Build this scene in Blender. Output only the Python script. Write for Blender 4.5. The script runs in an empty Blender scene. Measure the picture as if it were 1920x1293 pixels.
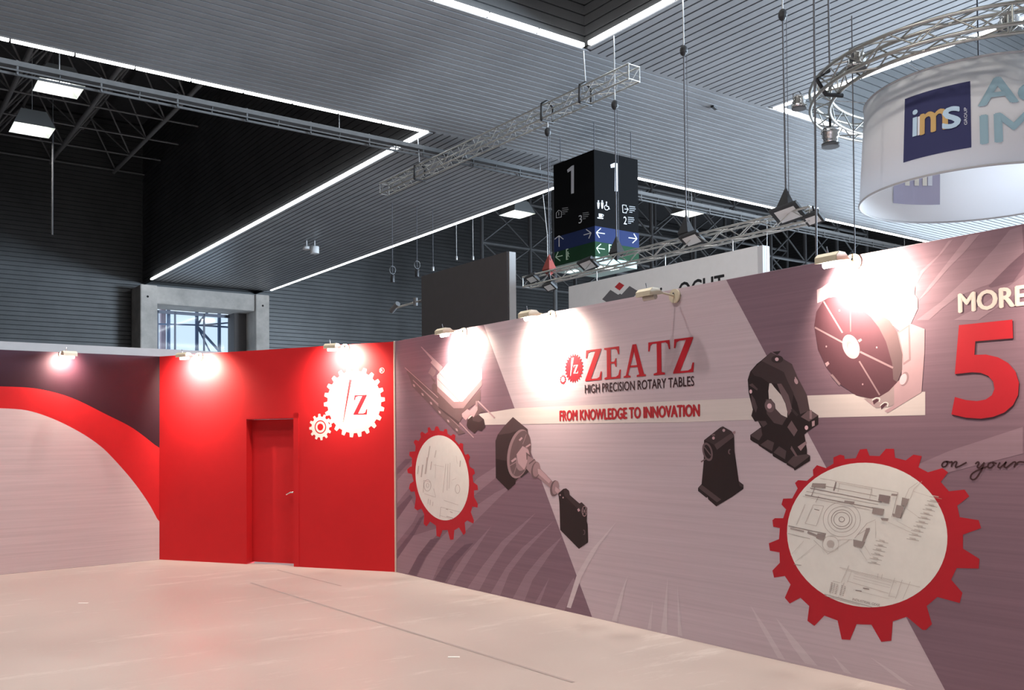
import bpy, bmesh, math, random
from mathutils import Vector, Matrix
random.seed(7)
scene = bpy.context.scene
COL = scene.collection
# ------------------------------------------------------------------ camera
F_PX, CX, CY = 1716.22, 960.0, 777.37
YAW, PITCH, ROLL = math.radians(36.1155), math.radians(1.4609), math.radians(-0.5462)
CAM = Vector((0, 0, 1.65))
_f = Vector((math.sin(YAW)*math.cos(PITCH), math.cos(YAW)*math.cos(PITCH), math.sin(PITCH)))
_r = Vector((math.cos(YAW), -math.sin(YAW), 0))
_u = _r.cross(_f)
RGT = _r*math.cos(ROLL) + _u*math.sin(ROLL)
UPV = -_r*math.sin(ROLL) + _u*math.cos(ROLL)
cam_data = bpy.data.cameras.new('camera')
cam = bpy.data.objects.new('camera', cam_data)
COL.objects.link(cam)
cam.matrix_world = Matrix(((RGT.x, UPV.x, -_f.x, CAM.x), (RGT.y, UPV.y, -_f.y, CAM.y), (RGT.z, UPV.z, -_f.z, CAM.z), (0, 0, 0, 1)))
cam_data.sensor_fit = 'HORIZONTAL'
cam_data.sensor_width = 36.0
cam_data.lens = F_PX/1920*36.0
cam_data.shift_y = (CY-646.5)/1920
cam_data.clip_end = 400
scene.camera = cam
# ------------------------------------------------------------------ sky, daylight, exposure
world = bpy.data.worlds.new('sky'); scene.world = world
world.use_nodes = True
bg = world.node_tree.nodes['Background']
bg.inputs[0].default_value = (0.72, 0.86, 1.0, 1)
bg.inputs[1].default_value = 1.15
scene.view_settings.view_transform = 'Standard'
scene.view_settings.look = 'None'
scene.view_settings.exposure = 0.25
scene.view_settings.gamma = 1.0
scene.view_settings.use_curve_mapping = False

def area_light(name, loc, target, sx, sy, power, col, parent=None, spread=math.pi):
    l = bpy.data.lights.new(name, 'AREA'); l.shape = 'RECTANGLE'; l.size = sx; l.size_y = sy
    l.energy = power; l.color = col; l.spread = spread
    o = bpy.data.objects.new(name, l); COL.objects.link(o)
    d = Vector(target)-Vector(loc)
    o.location = loc; o.rotation_euler = d.to_track_quat('-Z', 'Y').to_euler()
    if parent: o.parent = parent; o.matrix_parent_inverse = parent.matrix_basis.inverted()
    return o
# daylight: added area lights for unseen glazing, out of the picture to the right
area_light('daylight_fill', (73.6, 12, 3.2), (0, 12, 3.2), 76, 6.0, 12000, (0.70, 0.85, 1.0))
area_light('daylight_fill', (43.4, -6.0, 6.0), (0, -6.0, 6.0), 34, 8.0, 54000, (0.68, 0.84, 1.0))

# ------------------------------------------------------------------ pixel -> place helpers (1920x1293 frame)
def ray(px, py):
    return RGT*((px-CX)/F_PX) + UPV*(-(py-CY)/F_PX) + _f
def on_plane(px, py, p0, n):
    d = ray(px, py); return CAM + d*((Vector(p0)-CAM).dot(n)/d.dot(n))

# ------------------------------------------------------------------ materials
MATS = {}
def mat(name, col, rough=0.6, metal=0.0, noise=0.0, nscale=4.0, stretch=None, emit=None, estr=0.0, bump=0.0, spec=None, alpha=None, trans=0.0):
    if name in MATS: return MATS[name]
    m = bpy.data.materials.new(name); m.use_nodes = True
    nt = m.node_tree; b = nt.nodes['Principled BSDF']
    c4 = (col[0], col[1], col[2], 1)
    b.inputs['Base Color'].default_value = c4
    b.inputs['Roughness'].default_value = rough
    b.inputs['Metallic'].default_value = metal
    if spec is not None: b.inputs['Specular IOR Level'].default_value = spec
    if trans: b.inputs['Transmission Weight'].default_value = trans
    if emit:
        b.inputs['Emission Color'].default_value = (*emit, 1); b.inputs['Emission Strength'].default_value = estr
    if noise > 0 or bump > 0:
        geo = nt.nodes.new('ShaderNodeNewGeometry')
        mp = nt.nodes.new('ShaderNodeMapping'); nt.links.new(geo.outputs['Position'], mp.inputs['Vector'])
        mp.inputs['Scale'].default_value = stretch or (1, 1, 1)
        nz = nt.nodes.new('ShaderNodeTexNoise'); nz.inputs['Scale'].default_value = nscale
        nz.inputs['Detail'].default_value = 5; nz.inputs['Roughness'].default_value = 0.65
        nt.links.new(mp.outputs['Vector'], nz.inputs['Vector'])
        if noise > 0:
            mr = nt.nodes.new('ShaderNodeMapRange')
            mr.inputs['From Min'].default_value = 0.3; mr.inputs['From Max'].default_value = 0.7
            mr.inputs['To Min'].default_value = 1-noise; mr.inputs['To Max'].default_value = 1+noise
            nt.links.new(nz.outputs['Fac'], mr.inputs['Value'])
            mx = nt.nodes.new('ShaderNodeVectorMath'); mx.operation = 'SCALE'
            mx.inputs[0].default_value = col[:3]
            nt.links.new(mr.outputs['Result'], mx.inputs['Scale'])
            nt.links.new(mx.outputs['Vector'], b.inputs['Base Color'])
        if bump > 0:
            bp = nt.nodes.new('ShaderNodeBump'); bp.inputs['Strength'].default_value = bump; bp.inputs['Distance'].default_value = 0.02
            nt.links.new(nz.outputs['Fac'], bp.inputs['Height']); nt.links.new(bp.outputs['Normal'], b.inputs['Normal'])
    MATS[name] = m
    return m
def glow(name, col, s):
    if name in MATS: return MATS[name]
    m = bpy.data.materials.new(name); m.use_nodes = True; nt = m.node_tree
    nt.nodes.remove(nt.nodes['Principled BSDF'])
    e = nt.nodes.new('ShaderNodeEmission'); e.inputs[0].default_value = (*col, 1); e.inputs[1].default_value = s
    nt.links.new(e.outputs[0], nt.nodes['Material Output'].inputs[0])
    MATS[name] = m; return m

STREAK = (0.5, 0.32, 30.0)
def pm(name, col, noise=0.08):   # printed vinyl with the brushed streaks of the artwork
    return mat(name, col, 0.55, 0, noise, 1.6, STREAK, spec=0.25)
def flat(name, col):             # plain printed colour
    return mat(name, col, 0.55, 0, 0.03, 9.0, spec=0.25)

M_SOFFIT = mat('soffit_sheet', (0.27, 0.275, 0.285), 0.42, 0.45, 0.10, 0.5, (1, 1, 1))
M_SOFFIT_GAP = mat('soffit_gap', (0.03, 0.032, 0.036), 0.8)
M_TRIM = mat('soffit_trim', (0.45, 0.46, 0.48), 0.45, 0.4, 0.05)
M_CLAD = mat('dark_cladding', (0.085, 0.086, 0.088), 0.4, 0.3, 0.22, 0.3)
M_CLADGAP = mat('dark_cladding_gap', (0.02, 0.02, 0.022), 0.8)
M_ROOF = mat('roof_dark', (0.05, 0.05, 0.054), 0.9, 0, 0.2)
M_STEEL_D = mat('roof_steel', (0.21, 0.21, 0.215), 0.6, 0.2, 0.1)
M_STEEL_G = mat('grey_painted_steel', (0.11, 0.112, 0.116), 0.6, 0.1, 0.1)
M_TRAY = mat('tray_grey', (0.085, 0.086, 0.088), 0.75, 0.0, 0.1, spec=.1)
M_ALU = mat('aluminium', (0.50, 0.50, 0.48), 0.34, 0.85, 0.08, 6)
M_BLACK = mat('black_plastic', (0.015, 0.015, 0.017), 0.5)
M_CHAIN = mat('chain_steel', (0.09, 0.09, 0.10), 0.5, 0.5)
M_WIRE = mat('wire', (0.45, 0.45, 0.45), 0.45, 0.6)
M_CONC = mat('concrete', (0.46, 0.43, 0.40), 0.85, 0, 0.22, 0.9, bump=0.2)
M_STRIP = glow('strip_light', (0.95, 0.98, 1.0), 7.5)
M_REFL = mat('reflector_white', (0.75, 0.77, 0.72), 0.5)
M_HIGHBAY = glow('highbay_glow', (0.95, 1.0, 0.97), 30.0)
M_HOUSING = mat('lamp_housing_grey', (0.16, 0.165, 0.165), 0.5, 0.2)
M_LAMPBODY = mat('spot_cream', (0.62, 0.55, 0.42), 0.45, 0.1, 0.06, 20)
M_BULB = glow('halogen_bulb', (1.0, 0.93, 0.82), 14.0)

# ------------------------------------------------------------------ object helpers
def link(o, parent=None):
    COL.objects.link(o)
    if parent is not None:
        o.parent = parent
        o.matrix_parent_inverse = parent.matrix_basis.inverted()
    return o
def mesh_obj(name, verts, faces, material, parent=None, smooth=False):
    me = bpy.data.meshes.new(name); me.from_pydata([tuple(v) for v in verts], [], faces); me.update()
    ms = material if isinstance(material, (list, tuple)) else [material]
    for m in ms: me.materials.append(m)
    if smooth:
        for p in me.polygons: p.use_smooth = True
    return link(bpy.data.objects.new(name, me), parent)
def tag(o, label, cat=None, group=None, kind=None):
    o['label'] = label
    if cat: o['category'] = cat
    if group: o['group'] = group
    if kind: o['kind'] = kind
    return o
def empty(name, loc, rz=0.0):
    o = bpy.data.objects.new(name, None); o.empty_display_size = 0.2
    COL.objects.link(o)
    o.matrix_world = Matrix.Translation(Vector(loc)) @ Matrix.Rotation(rz, 4, 'Z')
    return o
_UNIT = {}
def unit_box(m):
    k = ('box', m.name)
    if k not in _UNIT:
        me = bpy.data.meshes.new('unit_box')
        v = [(x, y, z) for x in (-.5, .5) for y in (-.5, .5) for z in (-.5, .5)]
        me.from_pydata(v, [], [(0,1,3,2), (4,6,7,5), (0,4,5,1), (2,3,7,6), (0,2,6,4), (1,5,7,3)])
        me.materials.append(m); _UNIT[k] = me
    return _UNIT[k]
def unit_cyl(m, n=8):
    k = ('cyl', m.name, n)
    if k not in _UNIT:
        me = bpy.data.meshes.new('unit_bar')
        v = []; f = []
        for i in range(n):
            a = 2*math.pi*i/n; v += [(math.cos(a), math.sin(a), 0), (math.cos(a), math.sin(a), 1)]
        for i in range(n):
            j = (i+1) % n; f.append((2*i, 2*j, 2*j+1, 2*i+1))
        f.append(tuple(2*i for i in reversed(range(n)))); f.append(tuple(2*i+1 for i in range(n)))
        me.from_pydata(v, [], f); me.materials.append(m)
        for p in me.polygons: p.use_smooth = len(p.vertices) == 4
        _UNIT[k] = me
    return _UNIT[k]
def box(name, lo, hi, m, parent=None):
    o = bpy.data.objects.new(name, unit_box(m)); COL.objects.link(o)
    lo, hi = Vector(lo), Vector(hi)
    mw = Matrix.Translation((lo+hi)/2) @ Matrix.Diagonal((*(hi-lo), 1))
    if parent is not None: o.parent = parent; o.matrix_parent_inverse = parent.matrix_basis.inverted()
    o.matrix_basis = mw
    return o
def obox(name, c, ax, ay, az, m, parent=None):     # oriented box: full-size axis vectors
    o = bpy.data.objects.new(name, unit_box(m)); COL.objects.link(o)
    if parent is not None: o.parent = parent; o.matrix_parent_inverse = parent.matrix_basis.inverted()
    o.matrix_basis = Matrix(((ax[0], ay[0], az[0], c[0]), (ax[1], ay[1], az[1], c[1]), (ax[2], ay[2], az[2], c[2]), (0, 0, 0, 1)))
    return o
def bar(name, a, b, r, m, parent=None, n=8):
    a, b = Vector(a), Vector(b); d = b-a
    o = bpy.data.objects.new(name, unit_cyl(m, n)); COL.objects.link(o)
    if parent is not None: o.parent = parent; o.matrix_parent_inverse = parent.matrix_basis.inverted()
    o.matrix_basis = Matrix.Translation(a) @ d.to_track_quat('Z', 'Y').to_matrix().to_4x4() @ Matrix.Diagonal((r, r, d.length, 1))
    return o
def tube_mesh(name, pts, r, m, parent=None, n=8, closed=False):
    pts = [Vector(p) for p in pts]; N = len(pts); v = []; f = []
    for i, p in enumerate(pts):
        if closed: t = pts[(i+1) % N]-pts[i-1]
        else: t = pts[min(i+1, N-1)]-pts[max(i-1, 0)]
        t.normalize()
        ref = Vector((0, 0, 1)) if abs(t.z) < 0.9 else Vector((1, 0, 0))
        a = t.cross(ref).normalized(); b = t.cross(a)
        for k in range(n):
            w = 2*math.pi*k/n; v.append(p + a*(r*math.cos(w)) + b*(r*math.sin(w)))
    for i in range(N if closed else N-1):
        j = (i+1) % N
        for k in range(n):
            l = (k+1) % n; f.append((i*n+k, i*n+l, j*n+l, j*n+k))
    return mesh_obj(name, v, f, m, parent, True)
def boxes_mesh(name, bl, m, parent=None):          # many small boxes joined (stuff)
    v = []; f = []
    for lo, hi in bl:
        b = len(v)
        v += [(x, y, z) for x in (lo[0], hi[0]) for y in (lo[1], hi[1]) for z in (lo[2], hi[2])]
        f += [tuple(b+i for i in q) for q in [(0,1,3,2), (4,6,7,5), (0,4,5,1), (2,3,7,6), (0,2,6,4), (1,5,7,3)]]
    return mesh_obj(name, v, f, m, parent)
# ================================================================== HALL STRUCTURE
ZS = 11.65                      # soffit height
Y1, Y2 = 25.39, 17.74           # edges of the cross band
X1, X2 = 15.39, 22.81           # edges of the long band
XL, XR, YB, YE = -22.0, 74.0, -24.0, 61.0
ZR = 22.0
def floor_material():
    m = bpy.data.materials.new('concrete_floor'); m.use_nodes = True; nt = m.node_tree; b = nt.nodes['Principled BSDF']
    geo = nt.nodes.new('ShaderNodeNewGeometry')
    def noise(scale, detail, stretch=(1, 1, 1), rough=0.6):
        mp = nt.nodes.new('ShaderNodeMapping'); mp.inputs['Scale'].default_value = stretch; mp.inputs['Rotation'].default_value = (0, 0, 0.35)
        nt.links.new(geo.outputs['Position'], mp.inputs['Vector'])
        n = nt.nodes.new('ShaderNodeTexNoise'); n.inputs['Scale'].default_value = scale; n.inputs['Detail'].default_value = detail; n.inputs['Roughness'].default_value = rough
        nt.links.new(mp.outputs['Vector'], n.inputs['Vector']); return n
    def ramp(src, stops):
        r = nt.nodes.new('ShaderNodeValToRGB'); e = r.color_ramp.elements
        e[0].position, e[0].color = stops[0][0], (*stops[0][1], 1); e[1].position, e[1].color = stops[1][0], (*stops[1][1], 1)
        for p, c in stops[2:]:
            x = e.new(p); x.color = (*c, 1)
        nt.links.new(src, r.inputs['Fac']); return r
    n1 = noise(0.55, 6); r1 = ramp(n1.outputs['Fac'], [(0.3, (0.42, 0.345, 0.315)), (0.7, (0.49, 0.41, 0.375))])
    n2 = noise(1.3, 9, (0.45, 1.9, 1), 0.78); r2 = ramp(n2.outputs['Fac'], [(0.55, (0, 0, 0)), (0.68, (1, 1, 1))])
    mx = nt.nodes.new('ShaderNodeMix'); mx.data_type = 'RGBA'
    sc_ = nt.nodes.new('ShaderNodeMath'); sc_.operation = 'MULTIPLY'; sc_.inputs[1].default_value = 0.8
    nt.links.new(r2.outputs['Color'], sc_.inputs[0]); nt.links.new(sc_.outputs[0], mx.inputs['Factor'])
    nt.links.new(r1.outputs['Color'], mx.inputs['A']); mx.inputs['B'].default_value = (0.62, 0.55, 0.51, 1)
    nt.links.new(mx.outputs['Result'], b.inputs['Base Color'])
    rr = nt.nodes.new('ShaderNodeMapRange'); rr.inputs['To Min'].default_value = 0.28; rr.inputs['To Max'].default_value = 0.58
    nt.links.new(n1.outputs['Fac'], rr.inputs['Value']); nt.links.new(rr.outputs['Result'], b.inputs['Roughness'])
    b.inputs['Specular IOR Level'].default_value = 0.5
    n3 = noise(30, 4); bp = nt.nodes.new('ShaderNodeBump'); bp.inputs['Strength'].default_value = 0.08; bp.inputs['Distance'].default_value = 0.01
    nt.links.new(n3.outputs['Fac'], bp.inputs['Height']); nt.links.new(bp.outputs['Normal'], b.inputs['Normal'])
    return m
M_FLOOR = floor_material()
floor = mesh_obj('floor', [(XL, YB, 0), (XR, YB, 0), (XR, YE, 0), (XL, YE, 0), (XL, YB, -.3), (XR, YB, -.3), (XR, YE, -.3), (XL, YE, -.3)],
    [(0, 1, 2, 3), (7, 6, 5, 4), (0, 4, 5, 1), (1, 5, 6, 2), (2, 6, 7, 3), (3, 7, 4, 0)], M_FLOOR)
tag(floor, 'pale scuffed concrete exhibition hall floor', 'floor', kind='structure')
# joints of the floor slabs (dark lines in the pour) and two white strips, a tape scrap and a scuff
def px_floor(x, y, z=0.0): return on_plane(x, y, (0, 0, z), Vector((0, 0, 1)))
M_JOINT = mat('floor_joint', (0.36, 0.29, 0.27), 0.9)
for a, b, w in (((470, 1092), (1075, 1278), .014), ((520, 1068), (640, 1098), .012)):
    A_, B_ = px_floor(*a, .002), px_floor(*b, .002); s = (B_-A_).cross(Vector((0, 0, 1))).normalized()*w
    mesh_obj('joint', [A_-s, A_+s, B_+s, B_-s], [(0, 1, 2, 3)], M_JOINT, floor)
M_WSTRIP = mat('white_strip_sheet', (0.95, 0.92, 0.88), 0.5)
for (x, y), l in (((156, 1130), .10), ((851, 1231), .09)):
    c = px_floor(x, y, .002); o = obox('white_strip', c, RGT*l, Vector((0, 0, 1)).cross(RGT)*.03, Vector((0, 0, .002)), M_WSTRIP)
    tag(o, 'white tape scrap on the floor in front of the red wall' if x < 400 else 'thin white strip for the scuff on the floor joint before the printed wall', 'litter')

# roof deck high above the open bays
roof = mesh_obj('ceiling', [(XL, YB, ZR), (XR, YB, ZR), (XR, YE, ZR), (XL, YE, ZR), (XL, YB, ZR+.3), (XR, YB, ZR+.3), (XR, YE, ZR+.3), (XL, YE, ZR+.3)],
    [(0, 1, 2, 3), (7, 6, 5, 4), (0, 4, 5, 1), (1, 5, 6, 2), (2, 6, 7, 3), (3, 7, 4, 0)], M_ROOF)
tag(roof, 'dark roof deck high above the open ceiling bays', 'ceiling', kind='structure')

# clad box beams: backing + individual slats + ribbed sides
PITCH_S = 0.28
def soffit(label, x0, x1, y0, y1, along, trim_label=None):
    s = mesh_obj('ceiling', [(x, y, z) for x in (x0, x1) for y in (y0, y1) for z in (ZS+.03, ZS+.25)],
        [(0,1,3,2), (4,6,7,5), (0,4,5,1), (2,3,7,6), (0,2,6,4), (1,5,7,3)], M_SOFFIT_GAP)
    tag(s, label, 'ceiling', kind='structure')
    w0, w1 = (y0, y1) if along == 'x' else (x0, x1)
    n = int((w1-w0-.3)/PITCH_S); st = (w1-w0-.3)/n
    for i in range(n):
        a = w0+.15+i*st+.028; b = a+st-.056
        if along == 'x': box('slat', (x0, a, ZS), (x1, b, ZS+.045), M_SOFFIT, s)
        else: box('slat', (a, y0, ZS), (b, y1, ZS+.045), M_SOFFIT, s)
    return s
sA = soffit('wide slatted metal ceiling band crossing above the hanging number cube', XL, XR, Y2, Y1, 'x')
sB = soffit('slatted metal ceiling band running back to the concrete portal window', X1, X2, Y1, YE-2, 'y')
sC = soffit('slatted metal ceiling band coming forward above the round banner', X1, X2, YB, Y2, 'y')
# flat edge trims
for s, segs in ((sA, [((XL, Y2, 0), (XR, Y2+.13, 0)), ((XL, Y1-.13, 0), (XR, Y1, 0))]),
                (sB, [((X1, Y1+.12, 0), (X1+.13, YE-2, 0)), ((X2-.13, Y1+.12, 0), (X2, YE-2, 0))]),
                (sC, [((X1, YB, 0), (X1+.13, Y2-.1, 0)), ((X2-.13, YB, 0), (X2, Y2-.1, 0))])):
    for lo, hi in segs: box('edge_trim', (lo[0], lo[1], ZS+.002), (hi[0], hi[1], ZS+.06), M_SOFFIT, s)
# ribbed vertical sides of the beams above the soffit
def ribbed_wall(name, label, p0, p1, z0, z1, nrm, pitch=.27, kind='structure', holes=()):
    p0, p1, nrm = Vector(p0), Vector(p1), Vector(nrm)
    def q(a, b, za, zb, t0, t1):
        lo = Vector((min(a.x, b.x), min(a.y, b.y), za)); hi = Vector((max(a.x, b.x), max(a.y, b.y), zb))
        for d in range(2):
            if abs(nrm[d]) > .5:
                v = sorted((p0[d]+nrm[d]*t0, p0[d]+nrm[d]*t1)); lo[d], hi[d] = v
        return (tuple(lo), tuple(hi))
    back = []; ribs = []
    d = (p1-p0); L = d.length; d.normalize()
    spans = [(0, L, z0, z1)]
    for (s0, s1, hz) in holes:      # openings from the floor up to hz
        ns = []
        for a, b, za, zb in spans:
            ns += [(a, s0, za, zb), (s0, s1, hz, zb), (s1, b, za, zb)]
        spans = ns
    for a, b, za, zb in spans:
        if b-a < .01: continue
        back.append(q(p0+d*a, p0+d*b, za, zb, -.12, 0))
        n = int((zb-za)/pitch)
        for i in range(n): ribs.append(q(p0+d*a, p0+d*b, za+i*pitch+.02, za+(i+1)*pitch-.02, 0, .045))
    w = boxes_mesh(name, back, M_CLADGAP)
    tag(w, label, 'wall', kind=kind)
    r = boxes_mesh('cladding_ribs', ribs, M_CLAD, w); r['kind'] = 'stuff'
    return w
ribbed_wall('wall_bay_left', 'dark ribbed upper side of the left ceiling bay', (X1, Y1, 0), (X1, YE, 0), ZS+.06, ZR, (-1, 0, 0))
ribbed_wall('wall_bay_far', 'dark ribbed upper side of the far bay behind the number cube', (X2, Y1, 0), (X2, YE, 0), ZS+.06, ZR, (1, 0, 0))
ribbed_wall('wall_bay_front', 'dark ribbed upper side of the nearest bay facing the left bay', (XL, Y2, 0), (X1, Y2, 0), ZS+.06, ZR, (0, -1, 0))
ribbed_wall('wall_bay_rear', 'dark ribbed upper side along the far edge of the wide band', (XL, Y1, 0), (X1, Y1, 0), ZS+.06, ZR, (0, 1, 0))
ribbed_wall('wall_bay_side', 'dark ribbed upper side of the nearest bay facing the banner', (X1, YB, 0), (X1, Y2, 0), ZS+.06, ZR, (-1, 0, 0))
ribbed_wall('wall_bay_banner', 'dark ribbed upper side of the bay above the round banner', (X2, YB, 0), (X2, Y2, 0), ZS+.06, ZR, (1, 0, 0))
ribbed_wall('wall_bay_right', 'dark ribbed upper side of the right bay towards the banner', (X2, Y2, 0), (XR, Y2, 0), ZS+.06, ZR, (0, -1, 0))
ribbed_wall('wall_bay_beyond', 'dark ribbed upper side of the far right bay', (X2, Y1, 0), (XR, Y1, 0), ZS+.06, ZR, (0, 1, 0))
PX0, PX1 = 14.68, 22.90          # concrete portal
wall_far = ribbed_wall('wall_far', 'dark ribbed metal end wall of the hall', (XL, YE, 0), (XR, YE, 0), 0, ZR, (0, -1, 0), .27, holes=[(PX0+.6-XL, PX1-.6-XL, 11.0)])
ribbed_wall('wall_left_hall', 'dark ribbed side wall of the hall on the left', (XL, YB, 0), (XL, YE, 0), 0, ZR, (1, 0, 0), .54)
ribbed_wall('wall_right_hall', 'dark ribbed side wall of the hall above its unseen glazing', (XR, Y1, 0), (XR, YE, 0), 10.0, ZR, (-1, 0, 0), .27)
ribbed_wall('wall_rear_hall', 'dark ribbed wall of the hall behind the stand', (XL, YB, 0), (XR, YB, 0), 0, ZR, (0, 1, 0), .54)

# unseen glazing frame added around the nearer fill light, to the right
M_FRAME2 = mat('glazing_frame', (.2, .21, .22), .5, .3)
gw = empty('added_glazing', (43.8, -6, 0)); tag(gw, 'glazing frame added round the fill light out of the picture', 'window', kind='structure')
for k in range(13): box('mullion', (43.6, -23+k*34/12-.06, 0), (43.8, -23+k*34/12+.06, 10.2), M_FRAME2, gw)
for z in (1.9, 6.0, 10.1): box('transom', (43.6, -23, z-.06), (43.8, 11, z+.06), M_FRAME2, gw)
# concrete portal with window
def slab(name, lo, hi, m, parent=None, bev=.03):
    bm = bmesh.new(); bmesh.ops.create_cube(bm, size=1)
    lo, hi = Vector(lo), Vector(hi)
    for v in bm.verts: v.co = Vector(((lo[i]+hi[i])/2 + v.co[i]*(hi[i]-lo[i]) for i in range(3)))
    if bev: bmesh.ops.bevel(bm, geom=bm.edges[:], offset=bev, segments=2, affect='EDGES')
    me = bpy.data.meshes.new(name); bm.to_mesh(me); bm.free(); me.materials.append(m)
    return link(bpy.data.objects.new(name, me), parent)
portal = empty('wall_portal', (18.8, 58.8, 0)); tag(portal, 'raw concrete portal framing the high window under the ceiling band', 'portal', kind='structure')
slab('column', (PX0, 58.8, 0), (PX0+1.0, 61.5, 11.35), M_CONC, portal)
slab('column', (PX1-.92, 58.8, 0), (PX1, 61.5, 11.35), M_CONC, portal)
slab('lintel', (PX0+1.0, 58.95, 10.25), (PX1-.92, 61.5, 11.33), M_CONC, portal)
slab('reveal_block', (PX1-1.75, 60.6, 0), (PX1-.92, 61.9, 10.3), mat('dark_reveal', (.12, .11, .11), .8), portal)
M_HOLE = mat('anchor_hole', (.01, .01, .01), .9)
for x in (15.1, 22.45):
    o = bar('anchor_hole', (x, 58.795, 10.62), (x, 58.84, 10.62), .07, M_HOLE, portal, 12)
M_FRAME = mat('window_frame_dark', (.13, .14, .18), .5, .3)
win = empty('window_1', (18.5, 61.6, 0)); tag(win, 'high window in the concrete portal showing steel bracing outside', 'window', kind='structure')
for x in (16.45, 17.55, 19.45, 21.35): box('mullion', (x-.05, 61.55, 2), (x+.05, 61.68, 10.2), M_FRAME, win)
box('transom', (15.6, 61.55, 10.02), (22.0, 61.7, 10.22), M_FRAME, win)
m_pane = bpy.data.materials.new('window_pane'); m_pane.use_nodes = True
_nt = m_pane.node_tree; _nt.nodes.remove(_nt.nodes['Principled BSDF'])
_tr = _nt.nodes.new('ShaderNodeBsdfTransparent'); _tr.inputs[0].default_value = (.86, .9, .94, 1)
_gl = _nt.nodes.new('ShaderNodeBsdfGlossy'); _gl.inputs['Roughness'].default_value = .05
_mx = _nt.nodes.new('ShaderNodeMixShader'); _mx.inputs[0].default_value = .06
_nt.links.new(_tr.outputs[0], _mx.inputs[1]); _nt.links.new(_gl.outputs[0], _mx.inputs[2]); _nt.links.new(_mx.outputs[0], _nt.nodes['Material Output'].inputs[0])
for a, b in ((15.68, 16.4), (16.5, 17.5), (17.6, 19.4), (19.5, 21.3)): box('pane', (a, 61.6, 2), (b, 61.62, 10.02), m_pane, win)
M_OUT = mat('outside_steel', (.20, .27, .42), .6)
M_OUTP = mat('outside_pink_post', (.62, .45, .50), .6)
brace = empty('steel_bracing', (19, 66, 0)); tag(brace, 'blue grey steel bracing outside the high window', 'bracing')
def P66(x, y, yy=66.0): return on_plane(x, y, (0, yy, 0), Vector((0, 1, 0)))
for x in (316, 369, 411):
    _p = P66(x, 560); bar('post', (_p.x, _p.y, 0), _p, .13, M_OUT, brace)
bar('beam', P66(290, 607), P66(368, 609), .06, M_OUT, brace); bar('beam', P66(368, 609), P66(440, 614), .07, M_OUT, brace); bar('beam', P66(368, 610), P66(440, 604), .06, M_OUT, brace)
bar('diagonal', P66(370, 608), P66(400, 572), .08, M_OUT, brace); bar('diagonal', P66(370, 612), P66(420, 668), .10, M_OUT, brace); bar('diagonal', P66(370, 612), P66(398, 668), .06, M_OUT, brace)
_a, _b = P66(302, 600, 68), P66(311, 545, 68)
tag(box('outside_post', (_a.x, 68, 0), (_b.x, 68.4, _b.z), M_OUTP), 'pale pink post outside the high window', 'post')

# ------------------------------------------------------------------ continuous strip lights along the bay edges
def strip(label, a, b, side):
    a, b = Vector(a), Vector(b); d = b-a; L = d.length; d.normalize()
    root = empty('strip_light', a); tag(root, label, 'light', 'strip lights along the ceiling bays')
    n = max(1, round(L/1.5)); st = L/n; s = Vector(side)
    for i in range(n):
        p = a+d*(i*st+.028); q = a+d*((i+1)*st-.028)
        c = (p+q)/2 + s*.13 + Vector((0, 0, .03))
        obox('light_tube', c, (q-p), s*.11, Vector((0, 0, .09)), M_STRIP, root)
    obox('rail', (a+b)/2+s*.055+Vector((0, 0, .06)), (b-a), s*.03, Vector((0, 0, .05)), M_TRIM, root)
    return root
strip('continuous strip light along the near edge of the left ceiling bay', (X1-.25, Y1, ZS), (XL+3, Y1, ZS), (0, 1, 0))
strip('continuous strip light along the right edge of the left ceiling bay', (X1, Y1+.05, ZS), (X1, 58.6, ZS), (-1, 0, 0))
strip('continuous strip light from the cube back towards the portal window', (X2, Y1+.2, ZS), (X2, 58.6, ZS), (1, 0, 0))
strip('continuous strip light right of the cube along the far bay', (X2+.2, Y1, ZS), (XR-1, Y1, ZS), (0, 1, 0))
strip('strip light at top centre running to the upper left of the nearest bay', (X1-.15, Y2, ZS), (XL+3, Y2, ZS), (0, -1, 0))
strip('strip light at top centre running to the upper right of the nearest bay', (X1, Y2-.3, ZS), (X1, YB+3, ZS), (-1, 0, 0))
strip('strip light behind the round truss running towards the viewer', (X2, Y2-.05, ZS), (X2, YB+3, ZS), (1, 0, 0))
strip('strip light behind the round truss running to the right', (X2+.25, Y2, ZS), (XR-1, Y2, ZS), (0, -1, 0))

# ------------------------------------------------------------------ roof trusses in the bays
sf = empty('roof_space_frame', (6.4, 44, 18.6)); tag(sf, 'dark steel space frame carrying the roof over the left bay', 'truss')
GX = [13.57-3.6*k for k in range(5)]; GY = [60.35-3.65*k for k in range(10)]
for x in GX: bar('chord', (x, Y1+.3, 18.6), (x, YE-.1, 18.6), .12, M_STEEL_D, sf, 6)
for y in GY: bar('purlin', (GX[-1], y, 18.6), (X1-.1, y, 18.6), .05, M_STEEL_D, sf, 6)
for xa, xb in zip(GX, GX[1:]):
    xm = (xa+xb)/2
    for ya, yb in zip(GY, GY[1:]):
        ym = (ya+yb)/2
        for x in (xa, xb):
            for y in (ya, yb): bar('web', (x, y, 18.6), (xm, ym, 21.0), .05, M_STEEL_D, sf, 6)
    bar('top_chord', (xm, GY[-1], 21.0), (xm, YE-.1, 21.0), .08, M_STEEL_D, sf, 6)
    for y in (GY[2], GY[6]): bar('post', (xm, y-1.825, 21.0), (xm, y-1.825, ZR), .05, M_STEEL_D, sf, 6)
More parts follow.
